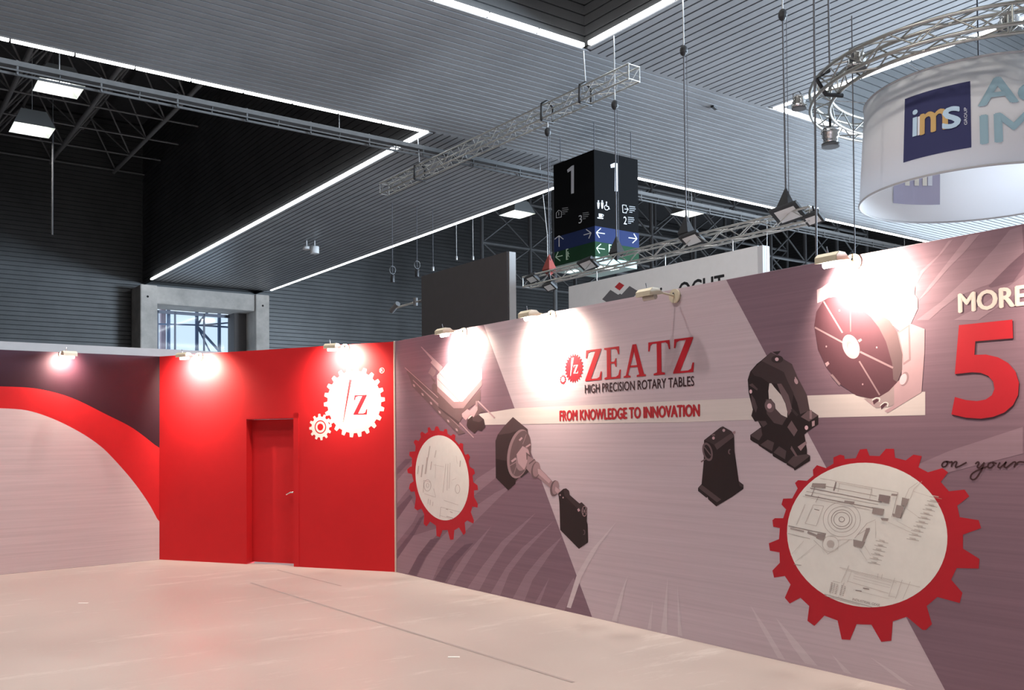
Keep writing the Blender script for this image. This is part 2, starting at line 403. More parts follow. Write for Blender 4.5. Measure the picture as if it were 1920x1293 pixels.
# lattice frames and columns in the far bay, behind the cube
for i, y in enumerate((44.0, 52.0)):
    root = empty('lattice_frame', (X2+1, y, 0)); tag(root, ('nearer grey lattice frame in the far bay right of the number cube', 'farther grey lattice frame in the far bay right of the number cube')[i], 'truss', 'lattice frames of the far bay')
    zs = (12.4, 15.2, 18.4, 21.2)
    x0, x1 = 35.5, 69.0
    n = 8; st = (x1-x0)/n
    for z in zs: bar('chord', (x0, y, z), (x1, y, z), .13, M_STEEL_G, root, 6)
    for k in range(n+1):
        x = x0+k*st
        bar('post', (x, y, 0 if k % 2 == 0 else zs[0]), (x, y, zs[-1]), .14, M_STEEL_G, root, 6)
        if k < n:
            for za, zb in zip(zs, zs[1:]):
                bar('diagonal', (x, y, za), (x+st, y, zb), .07, M_STEEL_G, root, 6); bar('diagonal', (x, y, zb), (x+st, y, za), .07, M_STEEL_G, root, 6)
# cable tray truss slung beneath the bays, along the wide band
def square_truss(name, label, a, b, size, m, r, step, group=None, dr=None, cat='truss'):
    a, b = Vector(a), Vector(b); d = b-a; L = d.length; t = d.normalized(); up = Vector((0, 0, 1)); s = t.cross(up).normalized()
    root = empty(name, a); tag(root, label, cat, group); h = size/2; dr = dr or r*.5
    cor = [s*h+up*h, -s*h+up*h, -s*h-up*h, s*h-up*h]
    for c in cor: bar('chord', a+c, b+c, r, m, root)
    n = max(2, round(L/step))
    for f in range(4):
        c0, c1 = cor[f], cor[(f+1) % 4]
        for i in range(n):
            p = a+t*(L*i/n); q = a+t*(L*(i+1)/n)
            if i % 2: bar('lacing', p+c0, q+c1, dr, m, root, 6)
            else: bar('lacing', p+c1, q+c0, dr, m, root, 6)
    for e in (a, b):
        for f in range(4): bar('end_strut', e+cor[f], e+cor[(f+1) % 4], dr*1.2, m, root, 6)
    return root
tray = empty('cable_tray', (0, 26.1, 11.05)); tag(tray, 'long grey cable tray slung under the ceiling across the left bay', 'cable tray')
TY = 26.1
box('channel', (XL+2, TY-.02, 11.27), (XR-1, TY+.22, 11.40), M_TRAY, tray)
box('lower_rail', (XL+2, TY+.10, 11.06), (XR-1, TY+.14, 11.12), M_TRAY, tray); box('lower_rail', (XL+2, TY-.04, 11.13), (XR-1, TY-.01, 11.17), M_TRAY, tray)
for k in range(44):
    x = XL+2.5+k*2.0
    bar('strut', (x, TY+.12, 11.09), (x, TY+.05, 11.28), .022, M_TRAY, tray, 6); bar('bracket', (x+1, TY+.02, 11.05), (x+1, TY+.02, 11.42), .035, M_TRAY, tray, 6)
    if k % 4 == 0: bar('hanger', (x, TY+.1, 11.4), (x, TY+.1, ZR), .01, M_WIRE, tray, 5)
# ================================================================== SQUARE BAY LAMPS
def highbay(label, x, y, z, ztop=22.0, power=900):
    root = empty('bay_lamp', (x, y, z)); tag(root, label, 'lamp', 'square bay lamps')
    w = .66; t = .40; h = .42
    lo = [(x-w, y-w, z), (x+w, y-w, z), (x+w, y+w, z), (x-w, y+w, z)]; hi = [(x-t, y-t, z+h), (x+t, y-t, z+h), (x+t, y+t, z+h), (x-t, y+t, z+h)]
    mesh_obj('reflector', lo+hi, [(0, 1, 5, 4), (1, 2, 6, 5), (2, 3, 7, 6), (3, 0, 4, 7)], M_REFL, root)
    g = .012
    lo2 = [(x-w-g, y-w-g, z), (x+w+g, y-w-g, z), (x+w+g, y+w+g, z), (x-w-g, y+w+g, z)]; hi2 = [(x-t-g, y-t-g, z+h+.2), (x+t+g, y-t-g, z+h+.2), (x+t+g, y+t+g, z+h+.2), (x-t-g, y+t+g, z+h+.2)]
    mesh_obj('housing', lo2+hi2, [(4, 5, 1, 0), (5, 6, 2, 1), (6, 7, 3, 2), (7, 4, 0, 3), (7, 6, 5, 4)], M_HOUSING, root)
    mesh_obj('back', [(x-t, y-t, z+h), (x+t, y-t, z+h), (x+t, y+t, z+h), (x-t, y+t, z+h)], [(0, 1, 2, 3)], M_REFL, root)
    box('tube', (x-t+.06, y+.02, z+h-.16), (x+t-.06, y+.16, z+h-.08), M_HIGHBAY, root)
    bar('hanger', (x, y, z+h+.2), (x, y, ztop), .012, M_WIRE, root, 6)
    l = area_light('lamp_light', (x, y, z+.02), (x, y, 0), .9, .9, power, (1.0, .96, .90), root)
    return root
HB = 620
highbay('square bay lamp in the left bay, upper one nearer the strip light', 5.48, 32.03, 13.0, power=HB*.35)
highbay('square bay lamp in the left bay, lower one beside the hanging pole', 5.43, 36.88, 13.0, power=HB*.35)
highbay('square bay lamp just left of the number cube', 27.54, 37.13, 13.0, power=HB*.4)
highbay('square bay lamp right of the number cube', 34.68, 32.07, 13.0, power=HB*.4)
for i, (x, y) in enumerate(((5.4, 10.5), (5.4, 4.0), (-2.0, 10.5), (-2.0, 4.0))):  # unseen bay lamps added to fill the stand with light
    highbay('square bay lamp added unseen above the stand for fill, ' + ('over the printed wall', 'over the near printed wall end', 'over the plum wall side', 'behind the viewer')[i], x, y, 14.5, power=HB)

# ================================================================== BOOTH WALLS
WA, WB_, WL = Vector((5.561, 10.096, 0)), Vector((3.578, 13.31, 0)), Vector((1.591, 13.11, 0))
HT = 2.873
class Plane:       # vertical wall plane: u runs along the wall (left to right as seen from the stand), n faces the viewer
    def __init__(s, p0, udir):
        s.p0 = Vector(p0); s.u = Vector(udir).normalized(); s.n = s.u.cross(Vector((0, 0, 1))).normalized()
        if s.n.dot(CAM-s.p0) < 0: s.n = -s.n
    def uv(s, px, py):
        P = on_plane(px, py, s.p0, s.n); return ((P-s.p0).dot(s.u), P.z)
    def pt(s, u, z, off=0.0): return s.p0 + s.u*u + Vector((0, 0, z)) + s.n*off
PR = Plane(WA, (0, -1, 0))
PM = Plane(WB_, WA-WB_)
dl = (WB_-WL).normalized()
WL2 = WL - dl*3.0
PL = Plane(WL2, dl)
def wall_panel(name, label, a, b, ha, hb, n, th, m):
    v = [a, b, b+Vector((0, 0, hb)), a+Vector((0, 0, ha))]; v += [p-n*th for p in v]
    o = mesh_obj(name, v, [(0, 1, 2, 3), (7, 6, 5, 4), (0, 4, 5, 1), (1, 5, 6, 2), (2, 6, 7, 3), (3, 7, 4, 0)], m)
    tag(o, label, 'wall', kind='structure'); return o
C_LIGHT = (0.55, 0.44, 0.49); C_DARK = (0.22, 0.135, 0.175); C_BAND = (0.68, 0.59, 0.58)
M_RED = flat('print_red', (0.58, 0.016, 0.021)); M_WHITE = flat('print_white', (0.80, 0.77, 0.74))
M_PLIGHT = pm('print_brushed_light', C_LIGHT); M_PDARK = pm('print_brushed_dark', C_DARK, .10); M_PBAND = pm('print_pale_band', C_BAND, .04)
M_SW_L = pm('print_swoosh_light', (0.29, 0.19, 0.235), .08); M_SW_D = pm('print_swoosh_deep', (0.155, 0.092, 0.125), .10); M_SW_LL = pm('print_swoosh_pale', (0.62, 0.52, 0.56), .05)
M_PLUM = flat('print_plum', (0.034, 0.010, 0.019))
WR_END = Vector((5.561, -1.5, 0))
wall_r = wall_panel('wall_right', 'long stand wall printed with machine tools, gears and lettering', WA, WR_END, HT, HT, PR.n, .06, M_PLIGHT)
wall_l = wall_panel('wall_left', 'stand wall at the left with red arc on plum print', WL2, WB_, 2.80, 2.847, PL.n, .06, M_PLUM)
# red wall with a door opening
du0, dz1 = PM.uv(462, 786); du1, _ = PM.uv(550, 786); dz1 = 1.937
LM = (WA-WB_).length
def pm_box(name, u0, u1, z0, z1, o0, o1, m, parent=None, z1b=None):
    v = [PM.pt(u, z, o) for o in (o0, o1) for u, z in ((u0, z0), (u1, z0), (u1, z1b or z1), (u0, z1))]
    return mesh_obj(name, v, [(3, 2, 1, 0), (4, 5, 6, 7), (0, 1, 5, 4), (1, 2, 6, 5), (2, 3, 7, 6), (3, 0, 4, 7)], m, parent)
hz = lambda u: 2.847 + (HT-2.847)*u/LM
M_REDW = mat('red_wall_paint', (0.56, 0.0155, 0.020), .6, 0, .03, 3, spec=.2)
wall_b = pm_box('wall_back', 0, du0, 0, hz(0), -.06, 0, M_REDW, z1b=hz(du0)); tag(wall_b, 'plain red stand wall with a door and white gear logo', 'wall', kind='structure')
pm_box('panel', du1, LM, 0, hz(du1), -.06, 0, M_REDW, wall_b, z1b=hz(LM))
pm_box('panel', du0, du1, dz1, hz(du0), -.06, 0, M_REDW, wall_b, z1b=hz(du1))
pm_box('jamb', du0-.03, du0, 0, dz1, -.16, -.06, M_REDW, wall_b); pm_box('jamb', du1, du1+.03, 0, dz1, -.16, -.06, M_REDW, wall_b)
pm_box('jamb', du0-.03, du1+.03, dz1, dz1+.03, -.16, -.06, M_REDW, wall_b)
pm_box('door_casing', du1+.004, du1+.085, 0, dz1+.07, 0, .006, M_REDW, wall_b)
pm_box('door_casing', du0-.01, du1+.085, dz1+.004, dz1+.07, 0, .006, M_REDW, wall_b)
door = pm_box('door_1', du0+.004, du1-.004, .02, dz1-.004, -.155, -.115, M_REDW); tag(door, 'red recessed door with chrome lever handle in the red wall', 'door', kind='structure')
M_CHROME = mat('chrome', (.8, .78, .76), .15, 1.0)
hu, hzz = PM.uv(547, 923)
bar('handle', PM.pt(hu-.02, hzz, -.115), PM.pt(hu-.02, hzz, -.065), .012, M_CHROME, door)
tube_mesh('lever', [PM.pt(hu-.02, hzz, -.065), PM.pt(hu-.07, hzz-.004, -.062), PM.pt(hu-.13, hzz-.03, -.064)], .011, M_CHROME, door)
pm_box('keyhole_plate', hu-.04, hu-.005, hzz-.12, hzz-.07, -.115, -.108, mat('dark_metal', (.12, .08, .08), .4, .6), door)
# white joint profile between the red and the printed wall
box('trim_1', (5.545, 10.085, 0), (5.56, 10.105, HT+.005), mat('joint_profile', (.65, .52, .45), .5)).__setitem__('kind', 'structure')
bpy.data.objects['trim_1']['label'] = 'thin pale joint profile between red wall and printed wall'; bpy.data.objects['trim_1']['category'] = 'trim'

# grey partition of the neighbouring stand, behind the left wall
part = mesh_obj('partition_wall', [(x, y, z) for x in (-4, 5.4) for y in (15, 15.08) for z in (0, 3.12)], [(0,1,3,2), (4,6,7,5), (0,4,5,1), (2,3,7,6), (0,2,6,4), (1,5,7,3)], mat('grey_partition', (.30, .285, .285), .7, 0, .05))
tag(part, 'light grey partition standing behind the left stand wall', 'partition')
# dark tower panel and white sign of other stands
tw = empty('stand_tower', (12.5, 19.1, 0)); tag(tw, 'charcoal tower panel with pale edge behind the printed wall', 'panel')
box('face_panel', (12.45, 17.2, 0), (12.5, 21.12, 6.0), mat('charcoal_panel', (.035, .032, .035), .7, 0, .08), tw)
box('edge_panel', (12.5, 17.17, 0), (12.68, 17.25, 6.0), mat('grey_edge', (.33, .34, .35), .7), tw)
box('back_panel', (12.5, 17.25, 0), (12.66, 21.1, 5.98), mat('charcoal_panel', (.035, .032, .035)), tw)
# ================================================================== FLAT PRINT ON THE WALLS
def zc(x0, y0, s): return lambda pts: [(x0+a/s, y0+b/s) for a, b in pts]
def ell(cx, cy, a, b, bx=0.0, ay=0.0, n=40):   # ellipse with slant terms
    return [(cx+a*math.cos(t)+bx*math.sin(t), cy+b*math.sin(t)+ay*math.cos(t)) for t in [2*math.pi*i/n for i in range(n)]]
def line(a, b, w):
    dx, dy = b[0]-a[0], b[1]-a[1]; L = math.hypot(dx, dy) or 1; nx, ny = -dy/L*w/2, dx/L*w/2
    return [(a[0]+nx, a[1]+ny), (b[0]+nx, b[1]+ny), (b[0]-nx, b[1]-ny), (a[0]-nx, a[1]-ny)]
def spline(p, k=6):
    out = []
    for i in range(len(p)-1):
        p0, p1, p2, p3 = p[max(i-1, 0)], p[i], p[i+1], p[min(i+2, len(p)-1)]
        for j in range(k):
            t = j/k
            out.append(tuple(.5*(2*p1[d]+(p2[d]-p0[d])*t+(2*p0[d]-5*p1[d]+4*p2[d]-p3[d])*t*t+(3*p1[d]-p0[d]-3*p2[d]+p3[d])*t**3) for d in (0, 1)))
    return out+[tuple(p[-1])]
def stroke(p, w, w1=None):
    q = spline(p); n = len(q); L = []; R = []
    for i, a in enumerate(q):
        b, c = q[max(i-1, 0)], q[min(i+1, n-1)]; dx, dy = c[0]-b[0], c[1]-b[1]; l = math.hypot(dx, dy) or 1
        ww = w if w1 is None else w+(w1-w)*i/(n-1)
        L.append((a[0]-dy/l*ww/2, a[1]+dx/l*ww/2)); R.append((a[0]+dy/l*ww/2, a[1]-dx/l*ww/2))
    return ('strip', L, R)
def mz(z, p): return ('strip', z(p[1]), z(p[2])) if isinstance(p, tuple) else z(p)
def printed(name, plane, polys, parent, off, step=.00012, uv=False):
    """one printed motif: flat polygons (pixel outlines mapped on to the wall plane), laid a hair above each other"""
    verts = []; faces = []; mats = []; mi = []
    for k, (m, pts) in enumerate(polys):
        o = off+k*step
        if m not in mats: mats.append(m)
        cv = (lambda p: plane.pt(p[0], p[1], o)) if uv else (lambda p: plane.pt(*plane.uv(*p), o))
        b = len(verts)
        if isinstance(pts, tuple) and pts[0] == 'strip':
            L, R = pts[1], pts[2]; n = len(L)
            for a, c in zip(L, R): verts += [cv(a), cv(c)]
            for i in range(n-1): faces.append((b+2*i, b+2*i+1, b+2*i+3, b+2*i+2)); mi.append(mats.index(m))
        else:
            verts += [cv(p) for p in pts]; faces.append(tuple(range(b, b+len(pts)))); mi.append(mats.index(m))
    o = mesh_obj(name, verts, faces, mats, parent)
    for p, i in zip(o.data.polygons, mi): p.material_index = i
    return o
def glyphs(s, bold=0.0, res=3):
    cu = bpy.data.curves.new('txt', 'FONT'); cu.body = s; cu.offset = bold; cu.resolution_u = res
    ob = bpy.data.objects.new('txt', cu); COL.objects.link(ob)
    dg = bpy.context.evaluated_depsgraph_get(); me = bpy.data.meshes.new_from_object(ob.evaluated_get(dg))
    vs = [(v.co.x, v.co.y) for v in me.vertices]; fs = [tuple(p.vertices) for p in me.polygons]
    bpy.data.objects.remove(ob); bpy.data.curves.remove(cu); bpy.data.meshes.remove(me)
    x0 = min(v[0] for v in vs); x1 = max(v[0] for v in vs); y0 = min(v[1] for v in vs); y1 = max(v[1] for v in vs)
    return [((x-x0)/(x1-x0), (y-y0)/(y1-y0)) for x, y in vs], fs
def embolden(vs, fs, b, asp):          # heavier face: overprint the glyphs with small shifts
    if not b: return [(x, y, 0) for x, y in vs], fs
    V = []; F = []; n = 0
    for dx, dy in ((-1, 0), (1, 0), (0, -1), (0, 1)):
        k = len(V); V += [(x+dx*b*asp, y+dy*b*.6, n*.0003) for x, y in vs]; n += 1; F += [tuple(i+k for i in f) for f in fs]
    return V, F
def lettering(name, plane, s, tl, br, m, parent, off, bold=0.0, skew=None):
    """text filling the upright wall rectangle whose top-left / bottom-right corners are at these pixels"""
    vs, fs = glyphs(s); (u0, z1), (u1, z0) = plane.uv(*tl), plane.uv(*br)
    vs, fs = embolden(vs, fs, bold*1.2, abs((z1-z0)/(u1-u0)))
    return mesh_obj(name, [plane.pt(u0+(u1-u0)*x, z0+(z1-z0)*y, off+h) for x, y, h in vs], fs, m, parent)
def gear_uv(cu, cz, rt, rr, n, ph=0.0, wt=.36, wr=.62):
    pts = []
    for i in range(n):
        a = ph+2*math.pi*i/n; s = 2*math.pi/n
        for r, da in ((rr, -wr/2), (rt, -wt/2), (rt, wt/2), (rr, wr/2)): pts.append((cu+r*math.cos(a+da*s), cz+r*math.sin(a+da*s)))
    return pts
SERIF = {
 'Z': [[(.06,1),(.80,1),(.80,.96),(.28,.06),(.58,.06),(.70,.10),(.76,.27),(.82,.27),(.79,0),(0,0),(0,.04),(.52,.94),(.27,.94),(.15,.90),(.10,.74),(.04,.74)]],
 'E': [[(0,1),(.70,1),(.70,.76),(.65,.76),(.60,.89),(.50,.94),(.31,.94),(.31,.54),(.47,.54),(.53,.64),(.57,.64),(.57,.37),(.53,.37),(.47,.48),(.31,.48),(.31,.06),(.54,.06),(.65,.11),(.71,.27),(.77,.27),(.74,0),(0,0),(0,.05),(.12,.08),(.12,.92),(0,.95)]],
 'A': [[(.41,1),(.58,1),(.90,.07),(.98,.05),(.98,0),(.58,0),(.58,.05),(.69,.07)], [(.41,1),(.49,.80),(.20,.07),(.31,.05),(.31,0),(0,0),(0,.05),(.10,.07)], [(.29,.36),(.62,.36),(.63,.30),(.27,.30)]],
 'T': [[(0,1),(.88,1),(.90,.73),(.85,.73),(.80,.89),(.72,.94),(.54,.94),(.54,.08),(.68,.05),(.68,0),(.21,0),(.21,.05),(.35,.08),(.35,.94),(.17,.94),(.09,.89),(.05,.73),(-.01,.73)]],
}
SERIF_W = {'Z': .82, 'E': .77, 'A': .98, 'T': .89}
def serif_word(name, plane, word, tl, br, m, parent, off, gap=.12):
    (u0, z1), (u1, z0) = plane.uv(*tl), plane.uv(*br)
    W = sum(SERIF_W[c] for c in word)+gap*(len(word)-1); x = 0; polys = []
    for c in word:
        for g in SERIF[c]: polys.append((m, [(u0+(u1-u0)*(x+a)/W, z0+(z1-z0)*b) for a, b in g]))
        x += SERIF_W[c]+gap
    return printed(name, plane, polys, parent, off, 0.0, uv=True)

UW = (WR_END-WA).length
# ---- right wall: large tonal fields
dA, dB = PR.uv(906, 606), PR.uv(1110, 1156)      # left diagonal
eA, eB = PR.uv(1363, 527), PR.uv(1772, 1293)     # right diagonal
def at_z(a, b, z): t = (z-a[1])/(b[1]-a[1]); return (a[0]+(b[0]-a[0])*t, z)
printed('printed_field', PR, [(M_PDARK, [(.002, .002), at_z(dA, dB, .002), at_z(dA, dB, HT-.002), (.002, HT-.002)]),
                              (M_PDARK, [at_z(eA, eB, .002), (UW-.01, .002), (UW-.01, HT-.002), at_z(eA, eB, HT-.002)])], wall_r, .0006, uv=True)
z7 = zc(640, 860, 2.986)
sw = [(M_SW_L, [(425,655),(510,680),(560,560),(640,460),(760,340),(900,200),(1000,120),(860,190),(700,300),(560,440),(480,545)]),
      (M_SW_L, [(590,695),(630,705),(720,560),(840,375),(690,540)]), (M_SW_L, [(705,725),(770,740),(830,630),(920,490),(1090,300),(900,460),(790,600)]),
      (M_SW_L, [(835,755),(890,765),(940,640),(1030,520),(1190,345),(1010,500),(920,610)]), (M_SW_L, [(955,790),(1025,795),(1070,680),(1150,560),(1240,430),(1120,540),(1030,650)]),
      (M_SW_L, [(1085,805),(1110,812),(1165,665)]), (M_SW_L, [(1195,835),(1250,848),(1315,690),(1300,665)]),
      (M_SW_L, [(312,470),(400,360),(430,300),(385,210),(312,310)]), (M_SW_L, [(312,250),(390,150),(460,90),(520,0),(420,0),(312,120)]),
      (M_SW_L, [(312,640),(375,640),(440,540),(520,440),(640,330),(560,380),(400,430),(312,540)]), (M_SW_L, [(760,110),(900,20),(960,-40),(1000,-20),(860,110),(700,240),(640,260)]),
      (M_SW_D, [(375,643),(420,653),(475,545),(555,440),(500,450),(430,540)]), (M_SW_D, [(312,560),(312,510),(400,400),(440,330),(470,310),(410,420)]), (M_SW_D, [(312,340),(312,275),(385,200),(400,215)]),
      (M_SW_D, [(520,675),(580,690),(640,580),(740,470),(690,480),(590,570)]), (M_SW_D, [(312,90),(312,50),(360,0),(400,0)])]
sw = [(m, z7(p)) for m, p in sw]
sw += [(M_SW_LL, z7(p)) for p in ([(1262,830),(1285,835),(1345,660),(1440,490),(1545,345),(1400,510),(1320,645)], [(1515,905),(1545,912),(1575,780),(1605,650),(1560,760)], [(1715,950),(1735,955),(1745,790)], [(1790,970),(1825,975),(1828,660)], [(1885,985),(1910,993),(1895,840),(1882,700)])]
z8 = zc(1380, 1060, 3.5556)
sw += [(M_SW_LL, z8(p)) for p in ([(280,615),(330,630),(210,430),(95,260),(160,400)], [(460,650),(545,668),(420,520),(265,345),(370,530)], [(720,710),(775,725),(640,590)], [(1110,780),(1190,808),(1040,700),(890,605)])]
zt = zc(1680, 400, 6.467)
sw += [(M_SW_L, zt(p)) for p in ([(640,330),(690,315),(560,480),(330,720),(260,840),(300,700),(520,500)], [(880,270),(1020,245),(830,470),(650,650),(380,960),(270,1060),(400,880),(620,600)],
        [(1380,200),(1530,150),(1550,470),(1400,600),(1150,850),(760,1000),(560,1150),(400,1293),(250,1293),(560,1060),(900,740),(1200,420)], [(1552,740),(1552,900),(1240,1130),(1000,1293),(700,1293),(1060,1100),(1400,860)])]
sw += [(M_SW_D, zt(p)) for p in ([(1552,470),(1552,640),(1420,830),(1150,900),(1120,880),(1300,700)],)]
sw += [(M_SW_L, p) for p in ([(1640,905),(1780,845),(1918,800),(1918,850),(1760,890)],)]
printed('printed_swooshes', PR, sw, wall_r, .0010, .00001)
printed('printed_pale_band', PR, [(M_PBAND, [(878,779),(967,765),(1280,751),(1520,741),(1735,734),(1735,778),(1520,783),(1280,791),(967,795),(878,797)])], wall_r, .0014)

# ---- right wall: lettering
M_INK = flat('print_ink', (.045, .018, .022)); M_DEEPRED = flat('print_deep_red', (.45, .03, .04)); M_CREAM = flat('print_cream', (.72, .62, .57)); M_CRIM = flat('print_crimson', (.47, .016, .028))
OFF_T = .0030
serif_word('printed_wordmark', PR, 'ZEATZ', (1097, 657), (1302, 697), M_CRIM, wall_r, OFF_T)
lettering('printed_tagline', PR, 'HIGH PRECISION ROTARY TABLES', (1097, 721), (1302, 723), M_INK, wall_r, OFF_T, .015)
lettering('printed_slogan', PR, 'FROM KNOWLEDGE TO INNOVATION', (1050, 770), (1312, 780), M_DEEPRED, wall_r, OFF_T, .06)
lettering('printed_word_more', PR, 'MORE', (1798, 551), (1926, 571), M_CREAM, wall_r, OFF_T, .045)
z5 = zc(1640, 520, 4.31)
FIVE = [(683,385),(1115,340),(1120,490),(815,515),(808,625),(900,622),(1000,645),(1080,690),(1140,760),(1168,850),(1160,950),(1120,1030),(1050,1090),(960,1125),(860,1140),(740,1132),(622,1105),(650,965),(740,990),(830,998),(900,985),(950,950),(970,900),(960,840),(920,795),(860,770),(790,765),(650,780)]
printed('printed_numeral', PR, [(M_PLUM, z5([(a+6, b+10) for a, b in FIVE])), (M_CRIM, z5(FIVE))], wall_r, OFF_T)
zg = zc(1430, 820, 3.2327)
SCR = [[(1120,145),(1100,148),(1088,165),(1095,178),(1112,172),(1122,155),(1118,145),(1140,150)], [(1138,150),(1150,148),(1145,178)], [(1147,168),(1165,148),(1178,150),(1170,178),(1190,175),(1238,150)],
       [(1290,160),(1305,148),(1312,155),(1302,178),(1318,180),(1345,150)], [(1345,150),(1330,190),(1300,240),(1278,255),(1262,245),(1270,220),(1310,195),(1365,175)],
       [(1390,150),(1370,160),(1368,180),(1385,182),(1402,165),(1395,150),(1420,158)], [(1440,150),(1428,175),(1440,182),(1465,160),(1478,148),(1465,175),(1480,182)], [(1480,182),(1520,150),(1535,152),(1525,180)], [(1527,170),(1555,148),(1590,150)]]
printed('printed_script', PR, [(M_INK, stroke(zg(p), 2.9)) for p in SCR], wall_r, OFF_T, .00003)

# ---- logo on the printed wall
gu, gz = PR.uv(1076.5, 689.8)
logo = [(M_CRIM, gear_uv(gu, gz, .135, .117, 24, .1))]
printed('printed_logo', PR, logo, wall_r, OFF_T, uv=True)
z6 = zc(1040, 640, 14.37)
printed('printed_logo_slash', PR, [(M_WHITE, z6([(462,440),(522,430),(440,925),(428,925)]))], wall_r, OFF_T+.0004)
serif_word('printed_logo_letter', PR, 'Z', z6([(510, 640)])[0], z6([(638, 852)])[0], M_WHITE, wall_r, OFF_T+.0004)
su, sz = PR.uv(1056, 711)
printed('printed_small_gear', PR, [(M_CRIM, gear_uv(su, sz, .047, .036, 12)), (M_WHITE, gear_uv(su, sz, .026, .026, 12)), (M_CRIM, gear_uv(su, sz, .020, .020, 12)), (M_WHITE, gear_uv(su, sz, .015, .015, 12))], wall_r, OFF_T, uv=True)

# ---- printed gears with drawings
def teeth(z, T): return z([p for t in T for p in t])
BIG = [[(565,125),(590,72),(632,68),(648,110)],[(710,112),(748,68),(797,68),(803,122)],[(868,138),(915,103),(965,112),(945,180)],[(1003,210),(1090,185),(1125,210),(1080,268)],[(1130,325),(1225,315),(1253,355),(1180,412)],
 [(1195,482),(1310,500),(1325,548),(1215,588)],[(1215,672),(1315,735),(1310,793),(1177,790)],[(1143,860),(1212,940),(1195,1002),(1060,965)],[(995,1020),(1027,1130),(990,1165),(970,1165),(875,1085)],[(790,1113),(780,1230),(720,1237),(660,1133)],
 [(570,1130),(530,1225),(480,1222),(455,1108)],[(375,1078),(315,1140),(272,1110),(283,1020)],[(230,970),(165,1005),(135,970),(170,890)],[(135,838),(70,848),(60,805),(105,758)],[(103,695),(45,685),(38,640),(100,615)],
 [(105,548),(65,540),(60,500),(75,488),(125,488)],[(143,435),(115,405),(125,370),(180,368)],[(213,308),(197,275),(215,258),(270,262)],[(308,230),(305,195),(330,167),(385,185)],[(430,158),(430,120),(470,103),(495,110),(498,130)]]
printed('printed_gear', PR, [(M_CRIM, teeth(zg, BIG)), (M_WHITE, zg(ell(635, 590, 486, 438, 10, 8, 64)))], wall_r, .0020, .0004)
LIT = [[(385,140),(398,100),(422,98),(440,140)],[(475,148),(485,125),(508,125),(515,170)],[(548,190),(570,172),(590,185),(585,230)],[(625,275),(640,258),(665,268),(665,320)],[(685,375),(715,365),(733,395),(718,435)],[(730,490),(770,515),(780,555),(755,575)],[(765,640),(805,670),(810,715),(770,718)],
 [(772,785),(808,850),(805,885),(755,875)],[(740,930),(770,1010),(765,1040),(705,1010)],[(680,1030),(690,1130),(670,1152),(625,1078)],[(580,1105),(572,1195),(540,1198),(515,1103)],[(465,1103),(440,1172),(408,1160),(402,1060)],[(345,1020),(310,1068),(283,1045),(288,950)],[(262,895),(220,912),(193,890),(207,790)],
 [(195,728),(160,732),(140,700),(150,655),(185,630)],[(168,560),(130,550),(122,515),(150,490),(168,487)],[(170,405),(142,380),(145,345),(200,340)],[(205,290),(185,250),(200,228),(235,240)],[(255,205),(250,165),(265,148),(300,170)],[(325,150),(320,115),(340,105),(358,140)]]
zl = zc(740, 780, 5.172)
printed('printed_gear', PR, [(M_CRIM, teeth(zl, LIT)), (M_WHITE, zl(ell(463, 597, 257, 412, 38, -12, 64)))], wall_r, .0020, .0004)
M_PENCIL = flat('print_pencil', (.34, .28, .27)); M_PENCIL2 = flat('print_pencil_faint', (.52, .46, .44)); M_HATCH = flat('print_hatch', (.28, .22, .22))
zb = zc(1450, 860, 4.309)
dr = []
def ring(cx, cy, a, b, w, m, n=36):
    for i in range(n):
        t0, t1 = 2*math.pi*i/n, 2*math.pi*(i+1)/n
        q = [(cx+(a+k)*math.cos(t), cy+(b+k)*math.sin(t)) for t, k in ((t0, w/2), (t1, w/2), (t1, -w/2), (t0, -w/2))]
        dr.append((m, zb(q)))
for a, b, m in ((150,140,M_PENCIL2),(112,104,M_PENCIL2),(84,78,M_PENCIL),(64,58,M_PENCIL),(22,20,M_HATCH)): ring(555, 488, a, b, 4, m)
ring(465, 685, 66, 64, 3, M_PENCIL2); dr.append((M_PENCIL2, zb(ell(465, 685, 30, 30, n=18))))
